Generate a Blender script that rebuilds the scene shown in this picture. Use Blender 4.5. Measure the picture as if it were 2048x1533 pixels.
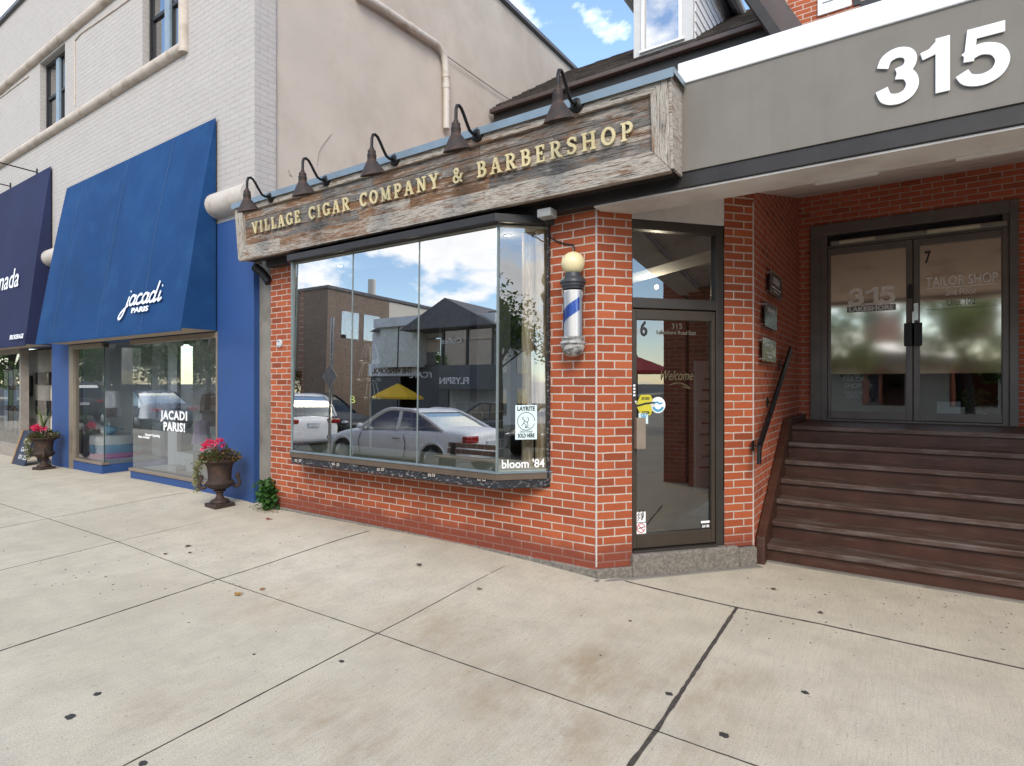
import bpy, math, random
from mathutils import Vector, Matrix
R = math.radians
rnd = random.Random(11)
scn = bpy.context.scene
for o in list(bpy.data.objects): bpy.data.objects.remove(o)

# ------------------------------------------------------------------ camera
F = 1153.0; CX = 1024.0; HY = 766.0; H = 1.58
TH = math.atan(776.0 / F); S_, C_ = math.sin(TH), math.cos(TH)
cam = bpy.data.objects.new('camera', bpy.data.cameras.new('camera'))
scn.collection.objects.link(cam)
cam.location = (0, 0, H); cam.rotation_euler = (R(90), 0, TH)
cam.data.sensor_width = 36; cam.data.lens = F / 2048 * 36
cam.data.clip_start = .05; cam.data.clip_end = 3000
scn.camera = cam

# ------------------------------------------------------------------ sky, sun, exposure
SUN = Vector((.45, -.66, .58)).normalized()
w = bpy.data.worlds.new('World'); scn.world = w; w.use_nodes = True
nt = w.node_tree; nt.nodes.clear()
def wn(t, **k):
    n = nt.nodes.new(t)
    for a, b in k.items(): setattr(n, a, b)
    return n
L = nt.links.new
out = wn('ShaderNodeOutputWorld'); tc = wn('ShaderNodeTexCoord')
sky = wn('ShaderNodeTexSky', sky_type='NISHITA', sun_disc=False)
sky.sun_elevation = math.asin(SUN.z); sky.sun_rotation = math.atan2(SUN.x, SUN.y)
sky.air_density = 1.0; sky.dust_density = .2; sky.ozone_density = 1.6
bg1 = wn('ShaderNodeBackground'); bg1.inputs[1].default_value = .18
L(sky.outputs[0], bg1.inputs[0])
sep = wn('ShaderNodeSeparateXYZ'); L(tc.outputs['Generated'], sep.inputs[0])
zz = wn('ShaderNodeMath', operation='ADD'); L(sep.outputs[2], zz.inputs[0]); zz.inputs[1].default_value = .38
zm = wn('ShaderNodeMath', operation='MAXIMUM'); L(zz.outputs[0], zm.inputs[0]); zm.inputs[1].default_value = .1
dx = wn('ShaderNodeMath', operation='DIVIDE'); L(sep.outputs[0], dx.inputs[0]); L(zm.outputs[0], dx.inputs[1])
dy = wn('ShaderNodeMath', operation='DIVIDE'); L(sep.outputs[1], dy.inputs[0]); L(zm.outputs[0], dy.inputs[1])
cmb = wn('ShaderNodeCombineXYZ'); L(dx.outputs[0], cmb.inputs[0]); L(dy.outputs[0], cmb.inputs[1]); cmb.inputs[2].default_value = 17.5
no = wn('ShaderNodeTexNoise'); no.inputs['Scale'].default_value = 2.7; no.inputs['Detail'].default_value = 9
no.inputs['Roughness'].default_value = .56; no.inputs['Distortion'].default_value = .15
L(cmb.outputs[0], no.inputs['Vector'])
rp = wn('ShaderNodeValToRGB'); rp.color_ramp.elements[0].position = .51; rp.color_ramp.elements[1].position = .58
L(no.outputs['Fac'], rp.inputs[0])
rp2 = wn('ShaderNodeValToRGB')
rp2.color_ramp.elements[0].position = .45; rp2.color_ramp.elements[0].color = (1, 1, 1, 1)
rp2.color_ramp.elements[1].position = .82; rp2.color_ramp.elements[1].color = (.62, .65, .70, 1)
L(no.outputs['Fac'], rp2.inputs[0])
bg2 = wn('ShaderNodeBackground'); L(rp2.outputs[0], bg2.inputs[0]); bg2.inputs[1].default_value = 1.3
mx = wn('ShaderNodeMixShader'); L(rp.outputs[0], mx.inputs[0]); L(bg1.outputs[0], mx.inputs[1]); L(bg2.outputs[0], mx.inputs[2])
L(mx.outputs[0], out.inputs[0])
sl = bpy.data.lights.new('sun', 'SUN'); sl.energy = 1.5; sl.angle = R(25); sl.color = (1, .90, .74)
so = bpy.data.objects.new('sun', sl); scn.collection.objects.link(so)
so.rotation_euler = (-SUN).to_track_quat('-Z', 'Y').to_euler(); so.location = (0, -5, 20)
scn.view_settings.view_transform = 'Standard'; scn.view_settings.look = 'None'
scn.view_settings.gamma = 1; scn.view_settings.exposure = .98
scn.cycles.max_bounces = 12; scn.cycles.diffuse_bounces = 8; scn.cycles.glossy_bounces = 6; scn.cycles.transparent_max_bounces = 12

# ------------------------------------------------------------------ pixel (photo) -> place on a known plane
def ray(px, py):
    u = (px - CX) / F; v = (HY - py) / F
    return Vector((u * C_ - S_, C_ + u * S_, v))
O_ = Vector((0, 0, H))
def onY(px, py, Y): d = ray(px, py); return O_ + d * (Y / d.y)
def onX(px, py, X): d = ray(px, py); return O_ + d * (X / d.x)
def onZ(px, py, z=0): d = ray(px, py); return O_ + d * ((z - H) / d.z)
def XatY(px, Y): return onY(px, 700, Y).x

# ------------------------------------------------------------------ materials
MATS = {}
def newmat(name):
    m = bpy.data.materials.new(name); m.use_nodes = True
    t = m.node_tree; b = t.nodes['Principled BSDF']
    return m, t, b
def nd(t, ty, ins=None, **k):
    n = t.nodes.new(ty)
    for a, b in k.items(): setattr(n, a, b)
    for a, b in (ins or {}).items():
        if hasattr(b, 'is_output'): t.links.new(b, n.inputs[a])
        else: n.inputs[a].default_value = b
    return n
def c4(c): return (c[0], c[1], c[2], 1)
def mixc(t, fac, a, b, blend='MIX'):
    n = t.nodes.new('ShaderNodeMix'); n.data_type = 'RGBA'; n.blend_type = blend
    for i, x in ((0, fac), (6, a), (7, b)):
        if hasattr(x, 'is_output'): t.links.new(x, n.inputs[i])
        else: n.inputs[i].default_value = x if i == 0 else c4(x)
    return n.outputs[2]
def ramp(t, src, pts):
    n = t.nodes.new('ShaderNodeValToRGB'); e = n.color_ramp.elements
    while len(e) < len(pts): e.new(.5)
    for k, (p, c) in enumerate(pts):
        e[k].position = p; e[k].color = c4(c) if not isinstance(c, (int, float)) else (c, c, c, 1)
    t.links.new(src, n.inputs[0]); return n.outputs[0]
def mapping(t, src, scale, loc=(0, 0, 0), rot=(0, 0, 0)):
    n = nd(t, 'ShaderNodeMapping', {'Scale': scale, 'Location': loc, 'Rotation': rot}); t.links.new(src, n.inputs[0]); return n.outputs[0]
def noise(t, vec, scale, detail=4, rough=.55):
    n = nd(t, 'ShaderNodeTexNoise', {'Vector': vec, 'Scale': scale, 'Detail': detail, 'Roughness': rough}); return n.outputs['Fac']
def bump(t, b, h, strength, dist, prev=None):
    n = nd(t, 'ShaderNodeBump', {'Height': h, 'Strength': strength, 'Distance': dist})
    if prev: t.links.new(prev, n.inputs['Normal'])
    t.links.new(n.outputs[0], b.inputs['Normal']); return n.outputs[0]
def mat(name, col, rough=.6, metal=0., var=.15, vs=6., bmp=0., bs=80., spec=.5, dirt=None, ds=3.):
    if name in MATS: return MATS[name]
    m, t, b = newmat(name)
    co = nd(t, 'ShaderNodeTexCoord').outputs['Object']
    n1 = noise(t, co, vs, 6, .6)
    a = tuple(max(0, x * (1 - var)) for x in col); c = tuple(min(1, x * (1 + var)) for x in col)
    cc = ramp(t, n1, [(.3, a), (.7, c)])
    if dirt:
        n3 = noise(t, co, ds, 7, .65)
        f = ramp(t, n3, [(.5, 0.), (.68, 1.)])
        cc = mixc(t, f, cc, dirt)
    t.links.new(cc, b.inputs['Base Color'])
    b.inputs['Roughness'].default_value = rough; b.inputs['Metallic'].default_value = metal
    b.inputs['Specular IOR Level'].default_value = spec
    if var > 0:
        rr = nd(t, 'ShaderNodeMapRange', {0: n1, 3: max(0, rough - .08), 4: min(1, rough + .08)})
        t.links.new(rr.outputs[0], b.inputs['Roughness'])
    if bmp: bump(t, b, noise(t, co, bs, 4), bmp, .01)
    MATS[name] = m; return m
def brickmat(name, c1, c2, mortar, bw=.2031, rh=.0677, ms=.0060, stain=.25, bs=.6, painted=False, low=None):
    m, t, b = newmat(name)
    uv = nd(t, 'ShaderNodeUVMap').outputs[0]
    wob = nd(t, 'ShaderNodeTexNoise', {'Vector': uv, 'Scale': 14., 'Detail': 2.})
    off = nd(t, 'ShaderNodeVectorMath', {0: wob.outputs['Color'], 1: (.5, .5, .5)}, operation='SUBTRACT').outputs[0]
    off = nd(t, 'ShaderNodeVectorMath', {0: off, 'Scale': .006}, operation='SCALE').outputs[0]
    uvw = nd(t, 'ShaderNodeVectorMath', {0: uv, 1: off}, operation='ADD').outputs[0]
    br = nd(t, 'ShaderNodeTexBrick', {'Vector': uvw, 'Color1': c4(c1), 'Color2': c4(c2), 'Mortar': c4(mortar), 'Scale': 1.,
            'Mortar Size': ms, 'Mortar Smooth': .15, 'Bias': -.1, 'Brick Width': bw, 'Row Height': rh})
    br.offset = .5; br.squash = 1
    n1 = noise(t, uv, 1.6, 7, .65); n2 = noise(t, uv, 55., 5, .65)
    br2 = nd(t, 'ShaderNodeTexBrick', {'Vector': uvw, 'Color1': (0, 0, 0, 1), 'Color2': (1, 1, 1, 1), 'Mortar': (.5, .5, .5, 1), 'Scale': 1., 'Mortar Size': ms, 'Mortar Smooth': .15, 'Bias': 0., 'Brick Width': bw, 'Row Height': rh})
    br2.offset = .5; br2.squash = 1
    avg = tuple((p + q) / 2 for p, q in zip(c1, c2))
    tone = ramp(t, br2.outputs[0], [(.0, tuple(x * (1. if painted else .74) for x in c2)), (.14, c2), (.5, avg), (.8, c1), (1., c1 if painted else (min(1, c1[0] * 1.1), c1[1] * 1.22, c1[2] * 1.25))])
    mn = noise(t, uv, 7., 6, .7)
    mcol = ramp(t, mn, [(.3, tuple(x * .68 for x in mortar)), (.6, mortar)])
    base = mixc(t, br2.outputs['Fac'], tone, mcol)
    col = mixc(t, ramp(t, n1, [(.35, 0.), (.75, stain)]), base, tuple(x * .45 for x in c1))
    col = mixc(t, ramp(t, n2, [(.45, 0.), (.75, .12 if painted else .35)]), col, tuple(x * .62 for x in c1))
    n4 = noise(t, mapping(t, uv, (9, 2.2, 1)), 1., 7, .7)
    col = mixc(t, ramp(t, n4, [(.64, 0.), (.82, .0 if painted else .13)]), col, tuple(min(1, x * .5 + .22) for x in c1))
    if low:   # soiled lowest courses
        sx = nd(t, 'ShaderNodeSeparateXYZ', {0: uv}).outputs[1]
        ad = nd(t, 'ShaderNodeMath', {0: n1, 1: .5}, operation='MULTIPLY_ADD'); ad.inputs[2].default_value = 0; ad.inputs[1].default_value = .35
        sm = nd(t, 'ShaderNodeMath', {0: sx, 1: ad.outputs[0]}, operation='SUBTRACT').outputs[0]
        lf = ramp(t, sm, [(.0, .8), (.13, 0.)])
        col = mixc(t, lf, col, low)
    t.links.new(col, b.inputs['Base Color']); b.inputs['Roughness'].default_value = .82
    b.inputs['Specular IOR Level'].default_value = .3
    inv = nd(t, 'ShaderNodeMath', {0: 1., 1: br.outputs['Fac']}, operation='SUBTRACT').outputs[0]
    p = bump(t, b, n2, .35, .003)
    bump(t, b, inv, bs, .006, p)
    MATS[name] = m; return m
def glassmat(name, refl=.3, tint=(.8, .86, .84), rough=0., film=None, gcol=(1, 1, 1)):
    m, t, b = newmat(name); t.nodes.remove(b)
    o = t.nodes['Material Output']
    g = nd(t, 'ShaderNodeBsdfGlossy', {'Roughness': rough, 'Color': c4(gcol)})
    tr = nd(t, 'ShaderNodeBsdfTransparent', {'Color': c4(tint)})
    fr = nd(t, 'ShaderNodeFresnel', {'IOR': 1.5})
    f = nd(t, 'ShaderNodeMath', {0: fr.outputs[0], 1: 1 - refl}, operation='MULTIPLY').outputs[0]
    f = nd(t, 'ShaderNodeMath', {0: f, 1: refl}, operation='ADD', use_clamp=True).outputs[0]
    base = tr.outputs[0]
    if film:
        d = nd(t, 'ShaderNodeBsdfDiffuse', {'Color': c4(film)})
        base = nd(t, 'ShaderNodeMixShader', {0: .9, 1: tr.outputs[0], 2: d.outputs[0]}).outputs[0]
    mxs = nd(t, 'ShaderNodeMixShader', {0: f, 1: base, 2: g.outputs[0]})
    t.links.new(mxs.outputs[0], o.inputs[0]); MATS[name] = m; return m
def emis(name, col, st):
    m, t, b = newmat(name); b.inputs['Base Color'].default_value = c4(col)
    b.inputs['Emission Color'].default_value = c4(col); b.inputs['Emission Strength'].default_value = st
    MATS[name] = m; return m

def woodmat():
    m, t, b = newmat('weathered_wood')
    uv = nd(t, 'ShaderNodeUVMap').outputs[0]
    tint = nd(t, 'ShaderNodeAttribute', attribute_name='tint').outputs['Fac']
    warp = noise(t, mapping(t, uv, (3, 9, 1)), 1., 3)
    wv = nd(t, 'ShaderNodeCombineXYZ', {1: warp}).outputs[0]
    wv = nd(t, 'ShaderNodeVectorMath', {0: wv, 'Scale': .03}, operation='SCALE').outputs[0]
    uw = nd(t, 'ShaderNodeVectorMath', {0: uv, 1: wv}, operation='ADD').outputs[0]
    grain = noise(t, mapping(t, uw, (3.5, 95, 1)), 1., 8, .72)
    fine = noise(t, mapping(t, uw, (14, 260, 1)), 1., 5, .7)
    patch = noise(t, mapping(t, uv, (1.9, 9, 1), (3, 1, 0)), 1., 7, .68)
    sel = nd(t, 'ShaderNodeMath', {0: tint, 1: .75}, operation='MULTIPLY').outputs[0]
    sel = nd(t, 'ShaderNodeMath', {0: patch, 1: sel}, operation='ADD').outputs[0]
    col = ramp(t, sel, [(.36, (.10, .095, .092)), (.56, (.21, .195, .18)), (.72, (.18, .105, .062)), (.86, (.27, .145, .08)), (1.0, (.48, .43, .37))])
    col = mixc(t, ramp(t, grain, [(.40, .95), (.47, 0.)]), col, (.025, .02, .017))
    p2 = noise(t, mapping(t, uv, (2.6, 22, 1), (7, 4, 0)), 1., 8, .74)
    col = mixc(t, ramp(t, p2, [(.52, 0.), (.61, .8)]), col, (.44, .39, .335))
    p3 = noise(t, mapping(t, uv, (3.3, 16, 1), (1, 9, 0)), 1., 8, .7)
    col = mixc(t, ramp(t, p3, [(.54, 0.), (.62, .75)]), col, (.24, .115, .055))
    col = mixc(t, ramp(t, fine, [(.42, .6), (.52, 0.)]), col, (.03, .025, .02))
    t.links.new(col, b.inputs['Base Color']); b.inputs['Roughness'].default_value = .85; b.inputs['Specular IOR Level'].default_value = .2
    p = bump(t, b, grain, .9, .006); bump(t, b, p2, .6, .008, p)
    MATS['weathered_wood'] = m; return m
def concretemat():
    m, t, b = newmat('concrete_paving')
    co = nd(t, 'ShaderNodeTexCoord').outputs['Object']
    big = noise(t, co, .55, 8, .62); mid = noise(t, co, 3.2, 8, .68); fine = noise(t, co, 130., 4, .75)
    broom = noise(t, mapping(t, co, (95, 5, 1), rot=(0, 0, R(-4))), 1., 5, .65)
    col = ramp(t, big, [(.3, (.455, .40, .30)), (.5, (.54, .482, .37)), (.7, (.59, .535, .43))])
    col = mixc(t, ramp(t, mid, [(.36, .5), (.58, 0.)]), col, (.38, .335, .265))
    st = noise(t, mapping(t, co, (3.2, 1.3, 1), (4.3, 2.2, 0)), 1.1, 9, .74)
    acc = None
    for px, py, r_, k_ in ((1180, 1345, .55, 1.), (1340, 1395, .55, .9), (860, 1262, .55, .7), (640, 1440, .5, .7), (730, 1505, .5, .8), (1100, 1450, .5, 1.), (1000, 1380, .55, .8), (1420, 1350, .4, .9), (1200, 1250, .5, .5), (560, 1210, .6, .45), (1640, 1450, .6, .3), (330, 1440, .5, .5), (1330, 1480, .35, .9)):
        dst = nd(t, 'ShaderNodeVectorMath', {0: co, 1: tuple(onZ(px, py, 0))}, operation='DISTANCE').outputs['Value']
        mr = nd(t, 'ShaderNodeMapRange', {0: dst, 1: 0., 2: r_, 3: k_, 4: 0.}).outputs[0]
        acc = mr if acc is None else nd(t, 'ShaderNodeMath', {0: acc, 1: mr}, operation='MAXIMUM').outputs[0]
    stf = nd(t, 'ShaderNodeMath', {0: ramp(t, st, [(.41, 0.), (.66, .95)]), 1: acc}, operation='MULTIPLY').outputs[0]
    col = mixc(t, stf, col, (.29, .185, .085))
    s2 = noise(t, mapping(t, co, (2.4, 1.2, 1), (8, 5, 0)), 1.8, 8, .72)
    col = mixc(t, ramp(t, s2, [(.6, 0.), (.74, .38)]), col, (.56, .535, .50))
    col = mixc(t, ramp(t, broom, [(.36, .25), (.54, 0.)]), col, (.28, .25, .21))
    col = mixc(t, ramp(t, fine, [(.38, .62), (.52, 0.)]), col, (.27, .245, .21))
    spk = noise(t, co, 38., 2, .5)
    col = mixc(t, ramp(t, spk, [(.68, 0.), (.74, .6)]), col, (.15, .12, .09))
    t.links.new(col, b.inputs['Base Color']); b.inputs['Roughness'].default_value = .86; b.inputs['Specular IOR Level'].default_value = .25
    p = bump(t, b, broom, .22, .004); bump(t, b, fine, .2, .003, p)
    MATS['concrete_paving'] = m; return m
def stainmat(name, col, worn, rough=.45, sc=(2, 30, 30), lo=.5, hi=.72, amt=.8):
    m, t, b = newmat(name); co = nd(t, 'ShaderNodeTexCoord').outputs['Object']
    n = noise(t, mapping(t, co, sc), 1., 8, .7); n0 = noise(t, co, 5., 5)
    c = ramp(t, n0, [(.3, tuple(x * (.94 if name == 'grey_fascia' else .75) for x in col)), (.7, tuple(x * (1.06 if name == 'grey_fascia' else 1.25) for x in col))])
    c = mixc(t, ramp(t, n, [(lo, 0.), (hi, amt)]), c, worn)
    t.links.new(c, b.inputs['Base Color']); b.inputs['Roughness'].default_value = rough
    b.inputs['Specular IOR Level'].default_value = .4
    bump(t, b, n, .2, .004); MATS[name] = m; return m

BRICK = brickmat('red_brick', (.385, .090, .034), (.31, .070, .028), (.56, .49, .42), low=(.16, .04, .026))
BRICK2 = brickmat('brightened_red_brick', (.47, .115, .052), (.40, .095, .045), (.50, .41, .36))  # front brick recoloured paler to make up for weak light in the recess
PAINTED = brickmat('painted_brick', (.45, .415, .39), (.435, .40, .375), (.425, .39, .365), bw=.215, rh=.075, ms=.006, stain=.10, bs=.6, painted=True)
WOOD = woodmat(); CONC = concretemat()
STUCCO = mat('stucco', (.47, .405, .345), .9, var=.07, vs=1.3, bmp=.35, bs=150, dirt=(.40, .335, .28), ds=.7)
CREAM = mat('cream_paint', (.52, .46, .40), .6, var=.1, vs=4, bmp=.1, bs=40, dirt=(.36, .30, .24), ds=4)
BLUEAWN = mat('blue_canvas', (.0095, .050, .150), .85, var=.16, vs=1.1, bmp=.3, bs=3.2, spec=.2, dirt=(.015, .064, .17), ds=2.2)
NAVYAWN = mat('navy_canvas', (.022, .027, .070), .85, var=.16, vs=1.1, bmp=.3, bs=3.2, spec=.2)
BLUEPAINT = mat('blue_paint', (.020, .064, .205), .55, var=.08, vs=2, bmp=.05, bs=60)
BEIGE = mat('beige_panel', (.42, .34, .25), .7, var=.06)
BRONZE = mat('bronze_aluminium', (.16, .138, .122), .42, .3, var=.15, vs=5, spec=.5)  # frame tone raised to offset the weak light around the entrance doors
TANFRAME = mat('tan_aluminium', (.30, .245, .19), .4, .5, var=.1)
BROWNFR = mat('brown_aluminium', (.13, .095, .07), .42, .35, var=.1)
BLACK = mat('black_paint', (.012, .012, .014), .5, var=.2)
TAR = stainmat('tarred_board', (.016, .017, .022), (.4, .38, .36), .7, (25, 25, 60), .54, .66, .8)
DARKTRIM = stainmat('dark_trim', (.022, .019, .018), (.07, .06, .055), .5, (1.5, 20, 20), .6, .8, .6)
WHITE = mat('white_trim', (.74, .75, .77), .5, var=.04, vs=3, dirt=(.62, .62, .62), ds=1.7)
SOFFITW = mat('white_soffit', (.66, .63, .60), .6, var=.05, dirt=(.5, .46, .43), ds=1.5)
SOFFITG = mat('paled_grey_soffit', (.72, .66, .63), .8, var=.12, vs=2, dirt=(.40, .35, .33), ds=2)  # grey soffit coloured nearly white so it bounces light into the recess
FASCIA = stainmat('grey_fascia', (.185, .168, .146), (.145, .13, .11), .75, (9, 9, .7), .5, .8, .4)
LETTERW = mat('white_letter', (.82, .83, .85), .4, var=.02)
GOLD = mat('brushed_gold', (.62, .52, .29), .42, .12, var=.15, vs=30)
FLASH = mat('blue_grey_flashing', (.20, .25, .28), .4, .5, var=.1)
RUST = mat('rusted_metal', (.040, .029, .025), .65, .4, var=.35, vs=22, dirt=(.085, .045, .028), ds=14)
IRON = mat('black_iron', (.012, .011, .011), .42, .5, var=.2)
URNM = mat('rusty_cast_iron', (.046, .030, .024), .7, .3, var=.35, vs=16, bmp=.3, bs=60, dirt=(.085, .042, .027), ds=9)
STAIR = stainmat('brown_stair_paint', (.054, .022, .014), (.17, .14, .125), .45, (2.2, 9, 30), .55, .75, .45)
TREAD = stainmat('worn_brown_tread', (.062, .032, .023), (.19, .165, .15), .5, (2.4, 13, 13), .46, .68, .62)
FOOT = mat('rough_footing', (.185, .165, .14), .95, var=.45, vs=45, bmp=1., bs=70, dirt=(.13, .12, .105), ds=18)
DOORFR = mat('dark_door_bronze', (.045, .038, .033), .4, .3, var=.15, vs=5)
GREYC = mat('grey_concrete', (.20, .185, .16), .9, var=.15, vs=3, bmp=.3, bs=70, dirt=(.13, .12, .10), ds=2.5)
def shinglemat():
    m, t, b = newmat('wood_shingle'); at = nd(t, 'ShaderNodeAttribute', attribute_name='tint').outputs['Fac']; uv = nd(t, 'ShaderNodeUVMap').outputs[0]
    n = noise(t, mapping(t, uv, (60, 5, 1)), 1., 6, .7); c = ramp(t, at, [(0., (.055, .045, .04)), (.5, (.10, .082, .072)), (1., (.15, .125, .11))])
    c = mixc(t, ramp(t, n, [(.4, .6), (.6, 0.)]), c, (.035, .03, .028)); t.links.new(c, b.inputs['Base Color']); b.inputs['Roughness'].default_value = .9; return m
SHING = shinglemat()
GLASSW = glassmat('shop_glass', .42, (.72, .82, .80))
GLASSR = glassmat('side_pane_glass', .16, (.86, .92, .91))
GLASSD = glassmat('door_glass', .15, (.74, .8, .8))
GLASSC = glassmat('clear_glass', .20, (.93, .96, .95))
GLASSU = glassmat('upper_window_glass', .45, (.3, .34, .4))
FILM = glassmat('frosted_film', .46, (.5, .5, .45), .06, (.30, .185, .11), (1, .96, .86))  # brown base colour stands in for the warm reflection of the soffit
PLEX = glassmat('acrylic', .16, (.75, .8, .72))
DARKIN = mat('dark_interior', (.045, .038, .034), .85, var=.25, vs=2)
WHITEIN = mat('pale_interior', (.74, .77, .78), .7, var=.04)
PAPER = mat('pale_paper', (.62, .74, .76), .7, var=.03)
INK = mat('dark_ink', (.02, .022, .026), .6, var=.1)
WHITEP = mat('white_vinyl', (.88, .88, .88), .5, var=.02)
STEEL = mat('steel', (.6, .6, .6), .25, 1., var=.1)

# ------------------------------------------------------------------ mesh builder
class MB:
    def __init__(s): s.v = []; s.f = []; s.a = []; s.uo = (0, 0); s.sw = False; s.t = 0.; s.mi = 0
    def _f(s, idx): s.f.append(tuple(idx)); s.a.append((s.uo, s.sw, s.t, s.mi))
    def poly(s, pts):
        n = len(s.v); s.v += [Vector(p) for p in pts]; s._f(range(n, n + len(pts))); return s
    def quad(s, a, b, c, d): return s.poly((a, b, c, d))
    def hexa(s, b4, t4):
        n = len(s.v); s.v += [Vector(p) for p in b4] + [Vector(p) for p in t4]
        for q in ((3, 2, 1, 0), (4, 5, 6, 7), (0, 1, 5, 4), (1, 2, 6, 5), (2, 3, 7, 6), (3, 0, 4, 7)): s._f([n + i for i in q])
        return s
    def box(s, x0, x1, y0, y1, z0, z1):
        x0, x1 = sorted((x0, x1)); y0, y1 = sorted((y0, y1)); z0, z1 = sorted((z0, z1))
        return s.hexa(((x0, y0, z0), (x1, y0, z0), (x1, y1, z0), (x0, y1, z0)), ((x0, y0, z1), (x1, y0, z1), (x1, y1, z1), (x0, y1, z1)))
    def obox(s, c, ax, ay, az):
        c, ax, ay, az = map(Vector, (c, ax, ay, az))
        b = [c - ax - ay - az, c + ax - ay - az, c + ax + ay - az, c - ax + ay - az]
        return s.hexa(b, [p + 2 * az for p in b])
    def extrude(s, pts, vec):
        pts = [Vector(p) for p in pts]; vec = Vector(vec); n = len(s.v); k = len(pts)
        s.v += pts + [p + vec for p in pts]
        s._f(range(n + k - 1, n - 1, -1)); s._f(range(n + k, n + 2 * k))
        for i in range(k): j = (i + 1) % k; s._f((n + i, n + j, n + k + j, n + k + i))
        return s
    def loft(s, rings, caps=True, closed=True):
        n = len(s.v); k = len(rings[0])
        for r in rings: s.v += [Vector(p) for p in r]
        for a in range(len(rings) - 1):
            for i in range(k if closed else k - 1):
                j = (i + 1) % k
                s._f((n + a * k + i, n + a * k + j, n + (a + 1) * k + j, n + (a + 1) * k + i))
        if caps and closed:
            s._f(range(n + k - 1, n - 1, -1)); m = n + (len(rings) - 1) * k; s._f(range(m, m + k))
        return s
    def lathe(s, prof, c=(0, 0, 0), n=24, sq=None):
        c = Vector(c)
        return s.loft([[c + Vector((r * math.cos(2 * math.pi * i / n), r * math.sin(2 * math.pi * i / n), z)) for i in range(n)] for r, z in prof])
    def tube(s, path, r, n=10, caps=True):
        path = [Vector(p) for p in path]; rings = []; up = None
        for i, p in enumerate(path):
            d = (path[min(i + 1, len(path) - 1)] - path[max(i - 1, 0)]).normalized()
            if up is None:
                up = Vector((0, 0, 1)) if abs(d.z) < .9 else Vector((1, 0, 0))
            a = d.cross(up).normalized(); up = a.cross(d).normalized()
            rr = r[i] if isinstance(r, (list, tuple)) else r
            rings.append([p + (a * math.cos(2 * math.pi * k / n) + up * math.sin(2 * math.pi * k / n)) * rr for k in range(n)])
        return s.loft(rings, caps)
    def ball(s, c, rx, ry=None, rz=None, n=20, m=12):
        ry = ry or rx; rz = rz or rx; c = Vector(c)
        return s.loft([[c + Vector((rx * math.sin(math.pi * j / m) * math.cos(2 * math.pi * i / n), ry * math.sin(math.pi * j / m) * math.sin(2 * math.pi * i / n), -rz * math.cos(math.pi * j / m))) for i in range(n)]
                       for j in [.02] + list(range(1, m)) + [m - .02]])
    def build(s, name, m, parent=None, smooth=False, bevel=0., seg=2):
        me = bpy.data.meshes.new(name); me.from_pydata(s.v, [], s.f)
        ms = m if isinstance(m, (list, tuple)) else [m]
        for x in ms: me.materials.append(x)
        uvl = me.uv_layers.new(name='UVMap'); at = me.attributes.new('tint', 'FLOAT', 'FACE')
        for p, (uo, sw, ti, mi) in zip(me.polygons, s.a):
            nrm = p.normal; at.data[p.index].value = ti; p.material_index = mi
            if abs(nrm.z) > .75: tx, ty = Vector((1, 0, 0)), Vector((0, 1, 0))
            else:
                tx = Vector((0, 0, 1)).cross(nrm).normalized(); ty = nrm.cross(tx)
                if ty.z < 0: ty = -ty
                if abs(nrm.z) < .2: ty = Vector((0, 0, 1))
            for li in p.loop_indices:
                q = s.v[me.loops[li].vertex_index]; a, b = q.dot(tx), q.dot(ty)
                if sw: a, b = b, a
                uvl.data[li].uv = (a + uo[0], b + uo[1])
        if smooth:
            for p in me.polygons: p.use_smooth = True
            me.set_sharp_from_angle(angle=R(38))
        o = bpy.data.objects.new(name, me); scn.collection.objects.link(o)
        if parent: attach(o, parent)
        if bevel:
            b = o.modifiers.new('bevel', 'BEVEL'); b.width = bevel; b.segments = seg; b.limit_method = 'ANGLE'; b.angle_limit = R(40)
        return o
def world_loc(o):
    v = Vector((0, 0, 0))
    while o: v = v + o.location; o = o.parent if not o.get('_in') else None
    return v
BASE = {}
def attach(o, parent):
    o.parent = parent; b = BASE.get(parent.name, Vector((0, 0, 0)))
    o.matrix_parent_inverse = Matrix.Translation(-b)
def thing(name, label, cat, loc=(0, 0, 0), group=None):
    o = bpy.data.objects.new(name, None); scn.collection.objects.link(o); o.empty_display_size = .1
    o.location = loc; o['label'] = label; o['category'] = cat
    if group: o['group'] = group
    BASE[o.name] = Vector(loc); return o
def tag(o, label, cat, group=None):
    o['label'] = label; o['category'] = cat
    if group: o['group'] = group
    return o
def struct(o): o['kind'] = 'structure'; return o
def dup(root, delta, label, group=None, rot=0.):
    r = root.copy(); scn.collection.objects.link(r); r.location = root.location + Vector(delta); r['label'] = label; r.rotation_euler = (0, 0, rot)
    if group: r['group'] = group
    for ch in list(root.children):
        c = ch.copy(); scn.collection.objects.link(c); c.parent = r; c.matrix_parent_inverse = ch.matrix_parent_inverse.copy()
        for g in list(ch.children):
            d = g.copy(); scn.collection.objects.link(d); d.parent = c
    return r
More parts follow.
